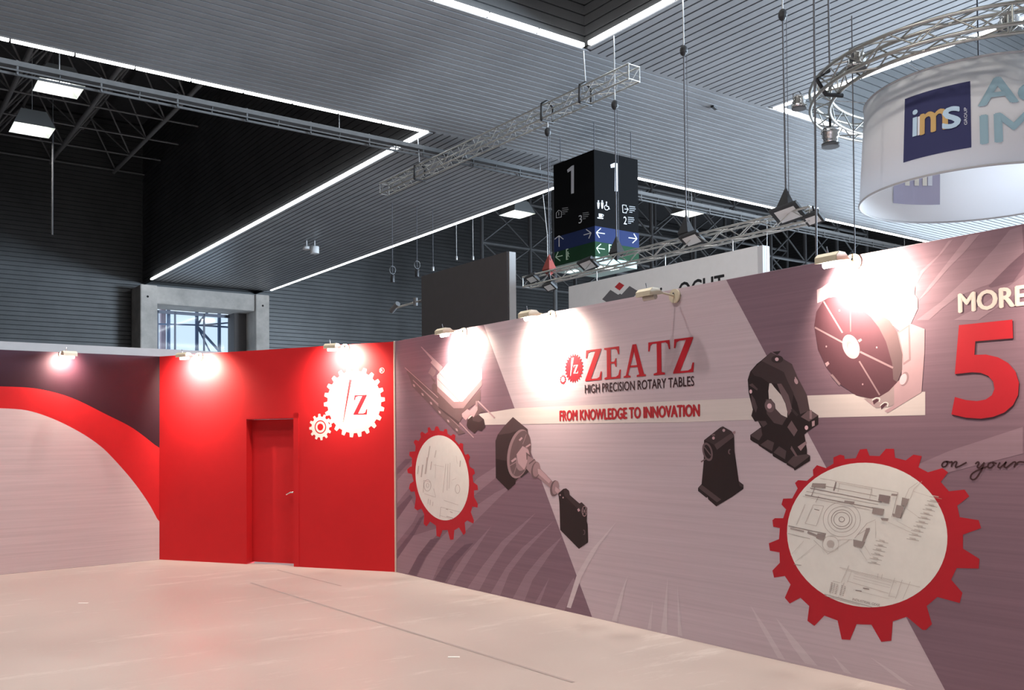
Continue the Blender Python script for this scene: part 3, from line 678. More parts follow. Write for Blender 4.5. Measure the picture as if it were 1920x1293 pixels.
for a, b, w, m in (((380,155),(1010,270),3,M_PENCIL2),((350,205),(840,300),4,M_PENCIL),((300,235),(880,350),6,M_HATCH),((270,262),(850,368),3,M_PENCIL),((260,290),(830,400),6,M_HATCH),((240,300),(780,410),3,M_PENCIL2),
    ((530,195),(800,245),3,M_PENCIL2),((510,185),(490,255),9,M_HATCH),((540,195),(525,265),3,M_PENCIL2),((800,235),(780,320),3,M_PENCIL2),((340,225),(310,300),4,M_HATCH),((370,300),(345,350),3,M_PENCIL),
    ((125,540),(430,605),5,M_HATCH),((120,600),(300,645),3,M_PENCIL),((140,560),(250,585),14,M_PENCIL2),((140,560),(250,585),4,M_HATCH),((280,590),(400,640),18,M_PENCIL),((330,655),(440,760),3,M_PENCIL2),((440,770),(620,650),3,M_PENCIL2),((520,655),(640,650),3,M_PENCIL2),
    ((260,365),(190,530),3,M_PENCIL2),((325,370),(260,520),3,M_PENCIL2),((325,370),(410,380),3,M_PENCIL2),((410,380),(350,540),3,M_PENCIL2),((260,520),(350,540),3,M_PENCIL2),((335,405),(375,415),5,M_HATCH),
    ((855,290),(950,310),3,M_HATCH),((800,390),(900,410),3,M_HATCH),((1205,180),(1140,240),3,M_PENCIL2),((1140,240),(1110,320),3,M_PENCIL2),((1170,190),(1100,240),3,M_PENCIL2),((1100,240),(1065,320),3,M_PENCIL2),
    ((1100,320),(1030,480),5,M_HATCH),((1060,320),(1000,470),4,M_HATCH),((1010,270),(960,470),3,M_PENCIL),((660,640),(760,520),3,M_PENCIL),((760,520),(830,490),3,M_PENCIL2),((680,615),(780,555),3,M_PENCIL),((1130,260),(1260,300),2,M_PENCIL2),
    ((1080,400),(1190,480),2,M_PENCIL2),((930,510),(1130,600),2,M_PENCIL2),((1000,500),(1150,580),2,M_PENCIL2),((830,500),(830,640),2,M_PENCIL2),((740,700),(790,780),2,M_PENCIL2),((700,730),(760,820),2,M_PENCIL2),((350,690),(180,830),2,M_PENCIL2),((250,660),(150,770),2,M_PENCIL2),
    ((170,850),(230,858),4,M_PENCIL),((540,875),(1190,1035),3,M_PENCIL2),((560,890),(1000,1000),2,M_PENCIL2),((615,860),(550,1000),3,M_PENCIL2),((635,905),(600,1000),2,M_PENCIL2),((600,985),(935,1085),3,M_PENCIL2),((660,925),(960,1000),2,M_PENCIL2),((655,945),(950,1020),2,M_PENCIL2),((650,965),(945,1040),2,M_PENCIL2),
    ((985,960),(935,1110),3,M_PENCIL2),((1045,975),(990,1130),3,M_PENCIL2),((1110,990),(1050,1130),3,M_PENCIL2),((850,925),(845,965),3,M_PENCIL2),((885,930),(875,970),3,M_PENCIL2),((415,1090),(800,1195),4,M_PENCIL),((420,1105),(700,1180),3,M_PENCIL),((485,985),(545,1000),3,M_PENCIL2),((575,1000),(530,1115),3,M_PENCIL2),
    ((650,1055),(940,1130),2,M_PENCIL2),((728,1042),(778,1052),9,M_PENCIL),((668,1060),(718,1068),7,M_HATCH),((935,1105),(990,1115),3,M_PENCIL2)): dr.append((m, zb(line(a, b, w))))
for c in ([(860,285),(950,300),(935,360),(850,335)], [(810,390),(900,405),(885,455),(800,440)], [(1045,310),(1100,325),(1075,385),(1035,370)], [(1000,370),(1060,385),(1030,470),(985,440)], [(580,335),(660,345),(655,365),(575,355)], [(650,650),(745,670),(715,720),(650,700)], [(755,558),(785,560),(735,670),(720,665)], [(870,475),(935,480),(925,500),(880,495)], [(360,600),(425,608),(405,660),(350,640)], [(320,195),(430,200),(420,235),(310,225)], [(960,280),(1010,285),(1000,300),(955,295)], [(965,440),(1040,450),(1030,475),(970,465)]): dr.append((M_PENCIL if c[0][0] != 860 else M_HATCH, zb(c)))
for i in range(11): x, y = 1320-18.5*i, 312+34*i; dr.append((M_PENCIL, zb(line((x-55, y-9), (x+45, y+10), 3)))); dr.append((M_PENCIL2, zb(line((x-30, y-16), (x+20, y-6), 6))))
for i in range(6): x, y = 885-13*i, 670+35*i; dr.append((M_PENCIL, zb(line((x-52, y-10), (x+48, y+10), 3)))); dr.append((M_PENCIL2, zb(line((x-25, y-17), (x+18, y-8), 6))))
for i in range(5):
    for j in range(6): dr.append((M_PENCIL2, zb(line((470+22*i-3*j+18*(i > 2), 1000+14*j+7*i), (482+22*i-3*j+18*(i > 2), 1003+14*j+7*i), 7 if i else 12))))
printed('printed_drawing', PR, dr, wall_r, .0029, .00001)
# small tilted caption at the foot of the drawing
vs, fs = glyphs('INDUSTRIAL GEAR')
pa, pb, pc = zb([(640, 1142)])[0], zb([(862, 1192)])[0], zb([(645, 1122)])[0]
mesh_obj('printed_caption', [PR.pt(*PR.uv(pa[0]+(pb[0]-pa[0])*x+(pc[0]-pa[0])*y, pa[1]+(pb[1]-pa[1])*x+(pc[1]-pa[1])*y), (.0046)) for x, y in vs], fs, M_PENCIL, wall_r)
dr = []
_zb, zb = zb, zl
ring(320, 670, 34, 55, 5, M_PENCIL2); ring(322, 670, 12, 20, 4, M_PENCIL2); ring(612, 705, 22, 42, 4, M_PENCIL2)
for a, b, w in (((285,620),(280,740),5),((285,620),(350,640),4),((345,290),(320,430),8),((320,400),(300,560),14),((275,470),(260,590),12),((235,480),(225,560),8),((405,330),(390,400),5),((360,440),(350,520),8),((500,460),(470,740),3),((520,460),(510,720),3),((540,450),(530,700),3),((380,700),(400,780),3),((290,750),(400,785),3),((640,430),(635,490),8),((450,880),(440,980),3),((450,880),(640,930),3),((480,815),(620,860),3),((440,960),(560,1000),3),((505,970),(575,990),8),((500,900),(520,905),6),((540,925),(565,935),6),((330,800),(325,850),4),((350,810),(345,860),4),((375,830),(370,870),4),((600,380),(610,460),2),((400,460),(395,600),2),((560,620),(600,600),2),((380,470),(480,490),2)):
    dr.append((M_PENCIL2, zb(line(a, b, w))))
printed('printed_drawing', PR, dr, wall_r, .0029, .00001)

# ---- printed machine tools
def tone(n, v, w=1.0): return flat('print_machine_'+n, (v*1.2, v*.78*w, v*.86*w))
T1, T2, T3, T4, T5, T6, T7 = tone('black', .022), tone('dark', .042), tone('mid', .075), tone('grey', .13), tone('silver', .27), tone('pale', .42), tone('white', .66)
zm = zc(900, 770, 4.79)
P = [(T2, [(297,55),(430,165),(432,190),(458,300),(455,430),(440,545),(370,602),(360,585),(322,632),(320,655),(255,712),(143,600),(140,270),(160,215),(215,140)]),
     (T3, [(297,55),(430,165),(430,190),(385,163),(330,180),(270,200),(165,215),(215,140)]), (T1, [(143,430),(250,450),(300,590),(322,632),(320,655),(255,712),(143,600)]),
     (T5, ell(352, 385, 104, 220, -28)), (T4, ell(364, 383, 92, 205, -30)), (T5, line((418,210),(385,300),5)), (T5, line((330,490),(305,570),5)), (T6, line((285,455),(325,425),18)), (T6, line((415,325),(455,300),14)), (T6, line((355,265),(380,240),16)), (T5, line((265,495),(325,460),8)),
     (T5, ell(385, 430, 58, 108, -18)), (T6, [(385,315),(435,350),(450,400),(420,470),(400,530),(345,470),(330,390)]), (T4, [(415,370),(455,400),(460,420),(420,440)]),
     (T5, [(430,400),(497,440),(545,520),(640,620),(700,680),(720,710),(700,755),(640,700),(525,600),(480,595),(420,520)]), (T4, [(445,480),(497,440),(490,430),(440,470)]), (T4, ell(502, 532, 40, 76, -8)), (T5, ell(508, 525, 32, 66, -8)), (T6, [(520,520),(545,525),(640,625),(620,650),(525,565)]),
     (T4, ell(670, 695, 38, 72, -8)), (T5, ell(680, 688, 30, 62, -8)), (T6, [(680,680),(720,712),(705,750),(675,715)]),
     (T1, [(705,740),(750,700),(775,695),(800,715),(808,755),(895,830),(915,820),(965,870),(960,990),(968,1020),(972,1180),(890,1238),(722,1068),(715,830)]),
     (T2, [(750,705),(775,697),(803,720),(808,755),(895,830),(915,822),(963,872),(930,930),(880,880),(760,760)]), (T6, ell(722, 755, 6, 8, n=10)), (T6, ell(748, 778, 6, 8, n=10)), (T6, [(875,885),(890,872),(902,895),(885,905)]),
     (T5, ell(940, 900, 24, 48, n=24)), (T1, ell(940, 900, 18, 40, n=24)), (T5, line((924,870),(956,930),4)), (T5, line((926,930),(954,868),4)), (T5, line((918,900),(962,900),4)), (T4, ell(935, 1090, 12, 24, n=12)), (T1, ell(931, 1090, 9, 18, n=12))]
printed('printed_machine', PR, [(m, mz(zm, p)) for m, p in P], wall_r, .0022, .00002)
zm = zc(740, 640, 6.805)
P = [(T4, [(150,385),(175,360),(560,700),(562,830),(825,1040),(830,1110),(905,1165),(820,1190),(230,580),(180,430)]), (T6, line((132,332),(560,720),9)), (T5, line((235,490),(830,1090),12)), (T6, line((240,500),(560,800),6)),
     (T6, [(335,68),(345,66),(500,215),(615,325),(580,395),(460,268),(480,240)]), (T5, [(430,400),(470,320),(530,370),(520,420),(490,450)]), (T4, [(465,450),(525,500),(510,530),(470,470)]),
     (T4, [(475,560),(500,525),(545,560),(560,650),(755,850),(880,850),(1095,610),(1097,745),(930,870),(830,1030),(560,830),(555,690),(480,620)]), (T3, [(560,830),(830,1030),(815,1060),(565,850)]),
     (T5, [(545,570),(760,770),(870,765),(1115,480),(1115,560),(880,850),(755,850),(545,640)]),
     (T7, [(540,430),(640,320),(720,235),(820,170),(960,170),(1060,250),(1115,350),(1115,480),(870,765),(760,770),(545,570)])]
for a, b in (((545,472),(850,785)), ((575,405),(905,745)), ((612,365),(950,700)), ((648,318),(990,655)), ((690,280),(1040,605)), ((730,240),(1080,555)), ((780,205),(1112,505))): P.append((T5, line(a, b, 6)))
P += [(T2, [(920,1070),(930,1000),(990,950),(1070,930),(1140,990),(1160,1090),(1110,1140),(1060,1130),(1020,1170),(940,1110)]), (T3, [(990,950),(1070,930),(1140,990),(1080,1030),(1000,1010)]),
      (T6, [(860,920),(930,860),(960,880),(1030,810),(1060,830),(1060,870),(1010,965),(970,935),(910,1005),(865,960)]), (T4, [(1060,800),(1165,895),(1100,905),(1075,930),(1010,965),(1060,870)]), (T6, line((1065,760),(1280,975),18)), (T6, line((830,1035),(1010,1225),14)), (T5, [(1035,760),(1060,755),(1060,830),(1035,830)])]
for i in range(6): x, y = 250+109*i, 560+113*i; P.append((T6, [(x-18,y-20),(x+8,y-10),(x+16,y+22),(x-8,y+12)]))
printed('printed_machine', PR, [(m, mz(zm, p)) for m, p in P], wall_r, .0022, .00002)
zm = zc(1380, 640, 5.172)
P = [(T1, [(340,105),(430,150),(545,220),(600,360),(690,520),(715,660),(800,715),(800,800),(700,870),(665,900),(690,1050),(690,1090),(720,1105),(720,1155),(570,1250),(560,1230),(545,1222),(495,1195),(490,1180),(480,1180),(360,1110),(355,1085),(340,1085),(225,1010),(215,995),(165,970),(140,950),(140,905),(245,830),(215,770),(185,775),(150,720),(165,660),(125,500),(115,370),(140,290),(205,215),(245,185)]),
     (T3, [(340,108),(430,150),(545,222),(600,350),(690,520),(715,665),(625,705),(595,590),(505,390),(465,295),(250,188)]), (T2, [(250,188),(465,295),(505,390),(560,500),(540,640),(500,500),(400,410),(320,400),(250,350),(180,330),(150,290)]),
     (M_PBAND, [(325,405),(345,405),(375,445),(440,520),(480,600),(500,680),(498,738),(440,710),(385,650),(378,600),(345,565),(322,570),(316,480)]),
     (T4, [(400,410),(440,408),(510,520),(548,660),(510,720),(500,660),(480,590),(440,515)]), (T3, [(290,560),(340,555),(380,605),(385,650),(445,715),(495,735),(450,810),(370,790),(300,700)]), (T4, ell(328, 625, 48, 62, 6, n=24)), (T7, ell(326, 625, 22, 26, n=16)), (T7, ell(145, 485, 13, 20, n=14)), (T7, ell(685, 835, 17, 22, n=14)), (T6, ell(585, 385, 18, 28, 6, n=14)), (T6, line((575,345),(592,380),10)),
     (T2, ell(402, 172, 58, 38, n=20)), (T7, ell(398, 172, 18, 18, n=14)), (T2, [(355,100),(435,92),(400,130)]), (T3, [(125,420),(160,405),(215,460),(205,475)]), (T3, [(150,510),(185,560),(210,640),(195,690),(150,600)]),
     (T3, [(245,835),(258,905),(225,960),(140,910)]), (T3, [(310,950),(372,980),(352,1062),(238,1000)]), (T3, [(420,1015),(490,1060),(478,1142),(365,1075)]), (T3, [(560,1108),(690,1092),(720,1110),(572,1222),(500,1172)]), (T4, [(500,830),(540,765),(600,860),(565,920)]), (T3, [(220,770),(290,770),(305,800),(265,830)]),
     (T4, [(630,730),(700,670),(722,672),(800,715),(710,775)]), (T5, line((727,665),(727,750),22)), (T6, [(738,775),(765,765),(765,815),(740,825)]), (T5, [(600,1020),(680,965),(690,985),(630,1060)]), (T4, [(540,1010),(600,1110),(580,1115),(530,1040)]), (T2, [(530,660),(560,655),(610,710),(590,725)])]
printed('printed_machine', PR, [(m, mz(zm, p)) for m, p in P], wall_r, .0022, .00002)
zm = zc(1300, 790, 7.61)
P = [(T1, [(155,265),(385,85),(425,68),(550,140),(585,200),(590,420),(650,850),(718,900),(715,960),(560,1070),(330,1210),(215,1110),(205,1075),(190,1088),(70,990),(70,945),(120,890),(150,570)]),
     (T2, [(155,265),(385,85),(425,68),(550,140),(560,165),(305,335),(240,300)]), (T3, [(300,330),(548,162),(587,212),(340,402)]), (T3, [(75,945),(120,900),(400,1112),(340,1152)]), (T2, [(650,850),(718,900),(715,940),(660,920)]),
     (T4, ell(205, 430, 72, 132, 24, n=28)), (T1, ell(205, 430, 48, 100, 20, n=28)), (T4, line((150,350),(250,480),16)), (T4, line((190,525),(112,575),18)), (T6, ell(437, 125, 20, 22, n=10)), (T6, ell(290, 235, 20, 22, n=10)), (T4, ell(288, 190, 28, 16, n=12)), (T5, [(560,150),(600,130),(605,160),(580,190)]), (T4, ell(522, 430, 24, 38, n=14)), (T1, ell(532, 432, 16, 28, n=14))]
printed('printed_machine', PR, [(m, mz(zm, p)) for m, p in P], wall_r, .0022, .00002)
zm = zc(1520, 520, 4.973)
TP = flat('print_machine_plum', (.105, .045, .06)); TQ = flat('print_machine_rose', (.40, .30, .31))
P = [(T7, [(60,115),(105,95),(200,30),(700,-40),(880,40),(1000,200),(1000,290),(930,440),(860,520),(640,340),(440,265),(230,178),(120,215),(62,240)]), (T6, [(860,520),(930,430),(1065,480),(1062,700),(1035,1070),(720,1262),(690,1245),(780,1185),(610,1215),(500,1132),(640,1110),(850,940)]),
     (TQ, [(500,1130),(640,1112),(780,1000),(780,1185),(730,1205),(610,1215),(590,1185)]), (T5, [(955,90),(975,85),(970,170),(1000,200),(1000,290),(960,205),(945,150)]),
     (TP, [(120,215),(165,188),(230,178),(320,200),(440,265),(560,365),(640,340),(740,400),(820,530),(858,720),(855,860),(810,975),(730,1060),(640,1115),(560,1130),(430,1100),(280,1000),(150,840),(70,670),(35,450),(55,320)]),
     (T4, [(560,365),(640,340),(740,400),(820,530),(858,720),(855,860),(810,975),(772,950),(762,800),(705,600),(640,470)]), (T5, line((122,222),(298,515),14)), (T5, line((40,465),(300,605),16)), (T5, line((462,692),(770,842),18)), (T5, line((455,780),(645,1095),14)), (T4, line((372,215),(374,505),10)),
     (T6, ell(378, 645, 78, 112, 22, n=32)), (T7, ell(375, 640, 52, 76, 16, n=28)), (T5, ell(368, 640, 30, 50, 12, n=24)), (T7, ell(380, 660, 28, 44, 10, n=20)),
     (T5, [(810,510),(925,435),(935,770),(865,818),(858,720)]), (T6, [(825,520),(912,462),(918,760),(868,795),(862,700)]), (T5, ell(875, 945, 40, 66, -14, n=24)), (T7, ell(865, 948, 32, 52, -12, n=24)), (TP, [(580,1150),(620,1130),(640,1145),(590,1185)]), (TP, [(655,1195),(690,1165),(715,1180),(660,1230)]),
     (M_WHITE, stroke([(575,1145),(610,1122),(645,1128),(640,1160)], 9)), (M_WHITE, stroke([(650,1195),(690,1165),(722,1172),(715,1205)], 9)), (T6, [(135,800),(165,782),(178,805),(150,832)]), (T5, [(185,910),(205,900),(280,990),(270,1010)]), (T5, [(440,585),(470,568),(482,585),(455,605)])]
for x, y in ((270,308),(148,643),(618,652),(487,995)): P.append((T6, ell(x, y, 7, 9, n=10)))
printed('printed_machine', PR, [(m, mz(zm, p)) for m, p in P], wall_r, .0022, .00002)

# ---- left wall: red arc around a pale disc
OUT = [(0,724),(67,728),(133,745),(200,777),(250,803),(297,839)]; INN = [(0,765),(50,769),(100,785),(150,810),(187,835),(213,860),(248,900),(278,942),(297,977)]
def left_shape(edge):
    e = [PL.uv(*p) for p in spline(edge, 5)]
    UM = (WB_-WL2).length-.002
    e = [(min(u, UM), z) for u, z in e]; e[-1] = (UM, e[-1][1])
    c = e[0][0]; mir = [(max(.01, 2*c-u), z) for u, z in reversed(e[1:])]
    full = mir+e
    return [(max(full[0][0], .01), .002)]+full+[(UM, .002)]
printed('printed_arc', PL, [(M_RED, left_shape(OUT)), (pm('print_brushed_disc', (.62, .51, .535)), left_shape(INN))], wall_l, .001, .0008, uv=True)

# ---- red wall: white gear logo
zr = zc(560, 630, 5.875)
cu, cz = PM.uv(663.8, 753.2)
printed('printed_logo', PM, [(M_WHITE, gear_uv(cu, cz, .452, .398, 22, .05, .36, .58))], wall_b, .0015, uv=True)
printed('printed_logo_slash', PM, [(M_RED, zr([(556,478),(588,478),(494,945),(490,945)]))], wall_b, .0021)
serif_word('printed_logo_letter', PM, 'Z', zr([(603, 650)])[0], zr([(757, 862)])[0], M_CRIM, wall_b, .0021)
cu, cz = PM.uv(*zr([(240, 1000)])[0])
printed('printed_small_gear', PM, [(M_WHITE, gear_uv(cu, cz, .172, .135, 12, .1, .34, .62)), (M_RED, gear_uv(cu, cz, .088, .088, 20)), (M_WHITE, gear_uv(cu, cz, .073, .073, 20)), (M_RED, gear_uv(cu, cz, .045, .045, 20))], wall_b, .0015, .0004, uv=True)
cu, cz = PM.uv(*zr([(917, 377)])[0])
printed('printed_registered_ring', PM, [(M_WHITE, gear_uv(cu, cz, .036, .036, 16)), (M_RED, gear_uv(cu, cz, .030, .030, 16))], wall_b, .0015, .0004, uv=True)
lettering('printed_registered_letter', PM, 'R', zr([(903, 360)])[0], zr([(932, 394)])[0], M_WHITE, wall_b, .0024, .01)
# ================================================================== STAND LAMPS ON ARMS
SPOT = 230.0
def stand_lamp(label, wp, plane, d, on=True, power=SPOT, tilt=0.0, wid=.17):
    """round plate on the wall top, arm, open-bottomed floodlight box throwing its light back on to the wall"""
    n, u, up = plane.n, plane.u, Vector((0, 0, 1))
    root = empty('stand_lamp', wp); tag(root, label, 'lamp', 'arm lamps along the stand walls')
    pl_ = bar('wall_plate', wp-n*.002, wp+n*.022, .058, M_LAMPBODY, root, 20)
    bar('screw', wp+n*.022+up*.02, wp+n*.03+up*.02, .008, M_CHROME, pl_, 8)
    c = wp+n*d-up*.015
    tube_mesh('arm', [wp+n*.02, wp+n*(d*.45)+up*.012, wp+n*(d-.05)+up*.02], .009, M_LAMPBODY, root)
    bar('joint', wp+n*(d-.055)+up*.02-u*.03, wp+n*(d-.055)+up*.02+u*.03, .014, M_LAMPBODY, root)
    # hollow housing: roof slopes towards the wall, open underneath
    w, dp = wid/2, .075
    prof = [(-dp, -.018), (-dp, .02), (-dp+.03, .045), (.02, .045), (dp, .005)]    # (towards wall, up)
    v = []; f = []
    for k, sgn in enumerate((-1, 1)):
        for a, b in prof: v.append(c - n*a + up*b + u*(sgn*w))
    m = len(prof)
    for i in range(m-1): f.append((i, i+1, m+i+1, m+i))
    f.append(tuple(range(m))); f.append(tuple(range(2*m-1, m-1, -1)))
    hs = mesh_obj('housing', v, f, M_LAMPBODY, root)
    md = hs.modifiers.new('thickness', 'SOLIDIFY'); md.thickness = .004
    for i in range(3): bar('vent', c - n*(-dp-.002)+up*(-.005)+u*(-.05+.05*i), c - n*(-dp+.004)+up*(-.005)+u*(-.05+.05*i), .009, M_CHROME, hs, 8)
    bar('knob', c+up*.045-u*.03, c+up*.10-u*.035+n*.01, .004, M_CHROME, root, 6)
    bulb_m = M_BULB if on else mat('lamp_glass_off', (.5, .47, .42), .2)
    bar('bulb', c-u*(w-.02)-up*.022, c+u*(w-.02)-up*.022, .022, bulb_m, root, 12)
    if on:
        l = bpy.data.lights.new('halogen_light', 'SPOT'); l.energy = power; l.color = (1.0, .81, .64); l.spot_size = math.radians(150); l.spot_blend = 1.0; l.shadow_soft_size = .02
        o = bpy.data.objects.new('halogen_light', l); COL.objects.link(o)
        o.location = c - n*.035 - up*.03
        dd = (-n*.85 - up*.52 + u*tilt)
        o.rotation_euler = dd.to_track_quat('-Z', 'Y').to_euler()
        o.parent = root; o.matrix_parent_inverse = root.matrix_basis.inverted()
    return root
def wp(plane, px, py): u, z = plane.uv(px, py); return plane.pt(u, z)
stand_lamp('lit arm lamp above the printed table machine, first from the red wall', wp(PR, 871, 624), PR, .26)
stand_lamp('lit arm lamp beside the wordmark, second on the printed wall', wp(PR, 1036, 593), PR, .28)
stand_lamp('unlit arm lamp above the wordmark end, in front of the white sign', wp(PR, 1267, 555), PR, .30, on=False)
stand_lamp('nearest lit arm lamp, above the printed round turntable', wp(PR, 1602, 492), PR, .25, power=SPOT*.8, tilt=.35)
stand_lamp('lit arm lamp on the printed wall outside the picture', PR.pt(8.1, 2.825), PR, .28)
stand_lamp('lit arm lamp at the printed wall end outside the picture', PR.pt(9.7, 2.825), PR, .28)
stand_lamp('lit arm lamp on the red wall near the left corner', wp(PM, 374.7, 669), PM, .30, power=SPOT*1.6)
stand_lamp('lit arm lamp on the red wall above the white gear logo', wp(PM, 648, 653), PM, .30, power=SPOT*1.15)
stand_lamp('lit arm lamp on the plum wall above the red arc', wp(PL, 119, 665.5), PL, .23, power=SPOT*.4)
stand_lamp('lit arm lamp on the plum wall outside the picture', PL.pt(1.9, 2.79), PL, .26, power=SPOT*.6)

# ================================================================== HANGING TRUSSES AND HOISTS
TX = 15.4
t1 = square_truss('hanging_truss', 'aluminium box truss hanging crossways under the ceiling left of the cube', (TX, 15.95, 10.47), (TX, 28.65, 10.5), .36, M_ALU, .026, .42, 'aluminium box trusses', .012)
def clamp(y, root, z=10.47):
    for s in (-1, 1):
        bar('sling', (TX+s*.2, y, z+.22), (TX+s*.2, y+.02, z-.22), .032, M_BLACK, root, 8)
    bar('sling', (TX-.2, y, z-.22), (TX+.2, y, z-.22), .032, M_BLACK, root, 8); bar('sling', (TX-.2, y, z+.22), (TX, y, z+.34), .04, M_BLACK, root, 8); bar('sling', (TX+.2, y, z+.22), (TX, y, z+.34), .04, M_BLACK, root, 8)
for y in (17.75, 19.34, 26.18): clamp(y, t1)
for y in (17.75, 26.2): bar('hanger', (TX, y, 10.8), (TX-.05, y, ZS-.02), .018, M_WIRE, t1, 6)
t2 = square_truss('lighting_truss', 'aluminium box truss carrying black floodlights above the white sign', (TX, 10.95, 6.0), (TX, 20.35, 6.0), .27, M_ALU, .026, .42, 'aluminium box trusses', .012)
M_FLOODG = mat('flood_glass', (.62, .62, .60), .35)
def flood(label, px, py, s=.42, drop=.12, rz=0.0):
    P = on_plane(px, py, (TX-.12, 0, 0), Vector((1, 0, 0))); root = empty('floodlight', P); tag(root, label, 'floodlight', 'black floodlights on the lighting truss')
    a = Vector((0, 1, 0)); nrm = Vector((-.55, -.15, -.82)).normalized(); b = nrm.cross(a).normalized(); a = b.cross(nrm).normalized()
    c = P
    v = []; fr = []
    for k, (ext, dep) in enumerate(((1.0, 0), (1.0, .06), (.55, .2))):
        for sx, sy in ((-1, -1), (1, -1), (1, 1), (-1, 1)): v.append(c+a*(sx*s/2*ext)+b*(sy*s*.36*ext)-nrm*dep)
    f = [(0, 1, 5, 4), (1, 2, 6, 5), (2, 3, 7, 6), (3, 0, 4, 7), (4, 5, 9, 8), (5, 6, 10, 9), (6, 7, 11, 10), (7, 4, 8, 11), (8, 9, 10, 11), (3, 2, 1, 0)]
    mesh_obj('housing', v, f, M_BLACK, root)
    q = [c+a*(sx*s*.36)+b*(sy*s*.25)+nrm*.006 for sx, sy in ((-1, -1), (1, -1), (1, 1), (-1, 1))]; q += [p-nrm*.004 for p in q]
    mesh_obj('glass', q, [(0, 1, 2, 3), (7, 6, 5, 4), (0, 4, 5, 1), (1, 5, 6, 2), (2, 6, 7, 3), (3, 7, 4, 0)], M_FLOODG, root)
    bar('bracket', c-nrm*.15, Vector((TX-.13, c.y, 6.13)), .025, M_BLACK, root, 6)
    return root
flood('black floodlight at the left end of the lighting truss, head outwards', 997, 524, .36)
flood('black floodlight hanging under the left end of the lighting truss', 1030, 539, .36)
flood('black floodlight on the truss just below the green exit panel', 1102, 497, .5)
flood('black floodlight at the middle of the lighting truss', 1297, 450, .5)
flood('largest black floodlight near the right end of the lighting truss', 1477, 402, .62)
flood('black floodlight at the right tip of the lighting truss', 1525, 412, .36)
def hoist(label, y, zh, zb, ztop, motor=None):
    root = empty('chain_hoist', (TX, y, zb)); tag(root, label, 'hoist', 'chain hoists of the lighting truss')
    bar('top_cable', (TX, y, zh+.1), (TX, y, ztop), .016, M_WIRE, root, 6)
    bm = bmesh.new(); bmesh.ops.create_uvsphere(bm, u_segments=12, v_segments=8, radius=.115)
    for v in bm.verts: v.co = Vector((v.co.x*.8, v.co.y*.8, v.co.z*1.1))+Vector((TX, y, zh))
    me = bpy.data.meshes.new('hook_block'); bm.to_mesh(me); bm.free(); me.materials.append(M_BLACK); link(bpy.data.objects.new('hook_block', me), root)
    for dx, rr in ((0, .017), (.09, .007)): bar('chain', (TX, y-dx, zh-.05), (TX, y-dx*.8, zb), rr, M_CHAIN, root, 6)
    # triangular rigging bag on the truss
    v = [(TX-.05, y-.04, zb+.75), (TX-.05, y+.04, zb+.75)]
    mesh_obj('chain_bag', [(TX, y, zb+.55), (TX-.13, y-.16, zb+.1), (TX+.13, y-.16, zb+.1), (TX+.13, y+.16, zb+.1), (TX-.13, y+.16, zb+.1), (TX, y, zb-.1)],
             [(0, 1, 2), (0, 2, 3), (0, 3, 4), (0, 4, 1), (5, 2, 1), (5, 3, 2), (5, 4, 3), (5, 1, 4)], motor or M_BLACK, root)
    return root
hoist('chain hoist with red bag at the left end of the lighting truss', 19.33, 9.96, 6.1, 10.25, mat('red_bag', (.25, .04, .03), .7))
hoist('chain hoist passing in front of the number cube', 16.65, 9.89, 6.1, ZS-.02)
hoist('chain hoist left of the long chain, right of the cube', 14.33, 10.44, 6.15, ZS-.01)
hoist('chain hoist at the right end of the lighting truss', 11.61, 10.22, 6.15, ZS-.01)
def cable(label, pts, r, m, cat='cable', nm='hanging_cable'):
    o = tube_mesh(nm, pts, r, m, n=6); tag(o, label, cat); return o
# ================================================================== WHITE SIGN OF THE NEIGHBOUR
sg = empty('hanging_sign', (15.3, 15.3, 3.2)); tag(sg, 'white hanging sign with red and grey diamond emblem', 'sign')
M_SIGN = mat('sign_white', (.58, .60, .61), .7, 0, .03); M_SIGNE = mat('sign_edge', (.42, .43, .45), .7)
box('board', (15.3, 12.26, 2.6), (15.5, 18.4, 5.6), M_SIGN, sg); box('edge', (15.3, 12.13, 2.6), (15.52, 12.258, 5.585), M_SIGNE, sg)
PS = Plane((15.299, 18.4, 0), (0, -1, 0))
zi = zc(960, 470, 5.647)
printed('emblem', PS, [(flat('emblem_red', (.36, .025, .03)), zi([(1137,332),(1190,365),(1140,420),(1087,383)])), (flat('emblem_grey', (.10, .10, .11)), zi([(1043,413),(1125,465),(1145,452),(1160,463),(1245,372),(1343,432),(1240,540),(1150,600),(1060,580),(955,513)]))], sg, .002)
lettering('lettering', PS, 'innOCUT', (1238, 537), (1358, 549), flat('sign_black', (.012, .012, .014)), sg, .002, .02)
for y in (13.0, 15.0, 17.4): bar('hanger', (15.4, y, 5.6), (15.4, y, 5.87), .012, M_WIRE, sg, 6)

# ================================================================== NUMBER CUBE
QX, QY, QS = 19.09, 21.63, 2.0
ZB_, ZG, ZBL, ZT = 7.37, 7.83, 8.32, 10.75
cube = empty('sign_cube', (QX+1, QY+1, ZB_)); tag(cube, 'black hanging wayfinding cube with number 1 and blue and green arrow bands', 'sign')
M_CB = mat('cube_black', (.006, .006, .0065), .9, spec=.04); M_CBL = mat('cube_blue', (.011, .020, .072), .8, spec=.15); M_CG = mat('cube_green', (.007, .034, .014), .8, spec=.15)
M_CW = mat('cube_print', (.50, .50, .52), .6); M_CG2 = mat('cube_print_grey', (.16, .16, .165), .6)
box('black_block', (QX, QY, ZBL), (QX+QS-.1, QY+QS+.05, ZT), M_CB, cube); box('blue_band', (QX-.004, QY-.004, ZG), (QX+QS-.09, QY+QS+.06, ZBL), M_CBL, cube); box('green_band', (QX, QY, ZB_), (QX+QS-.1, QY+QS+.05, ZG), M_CG, cube)
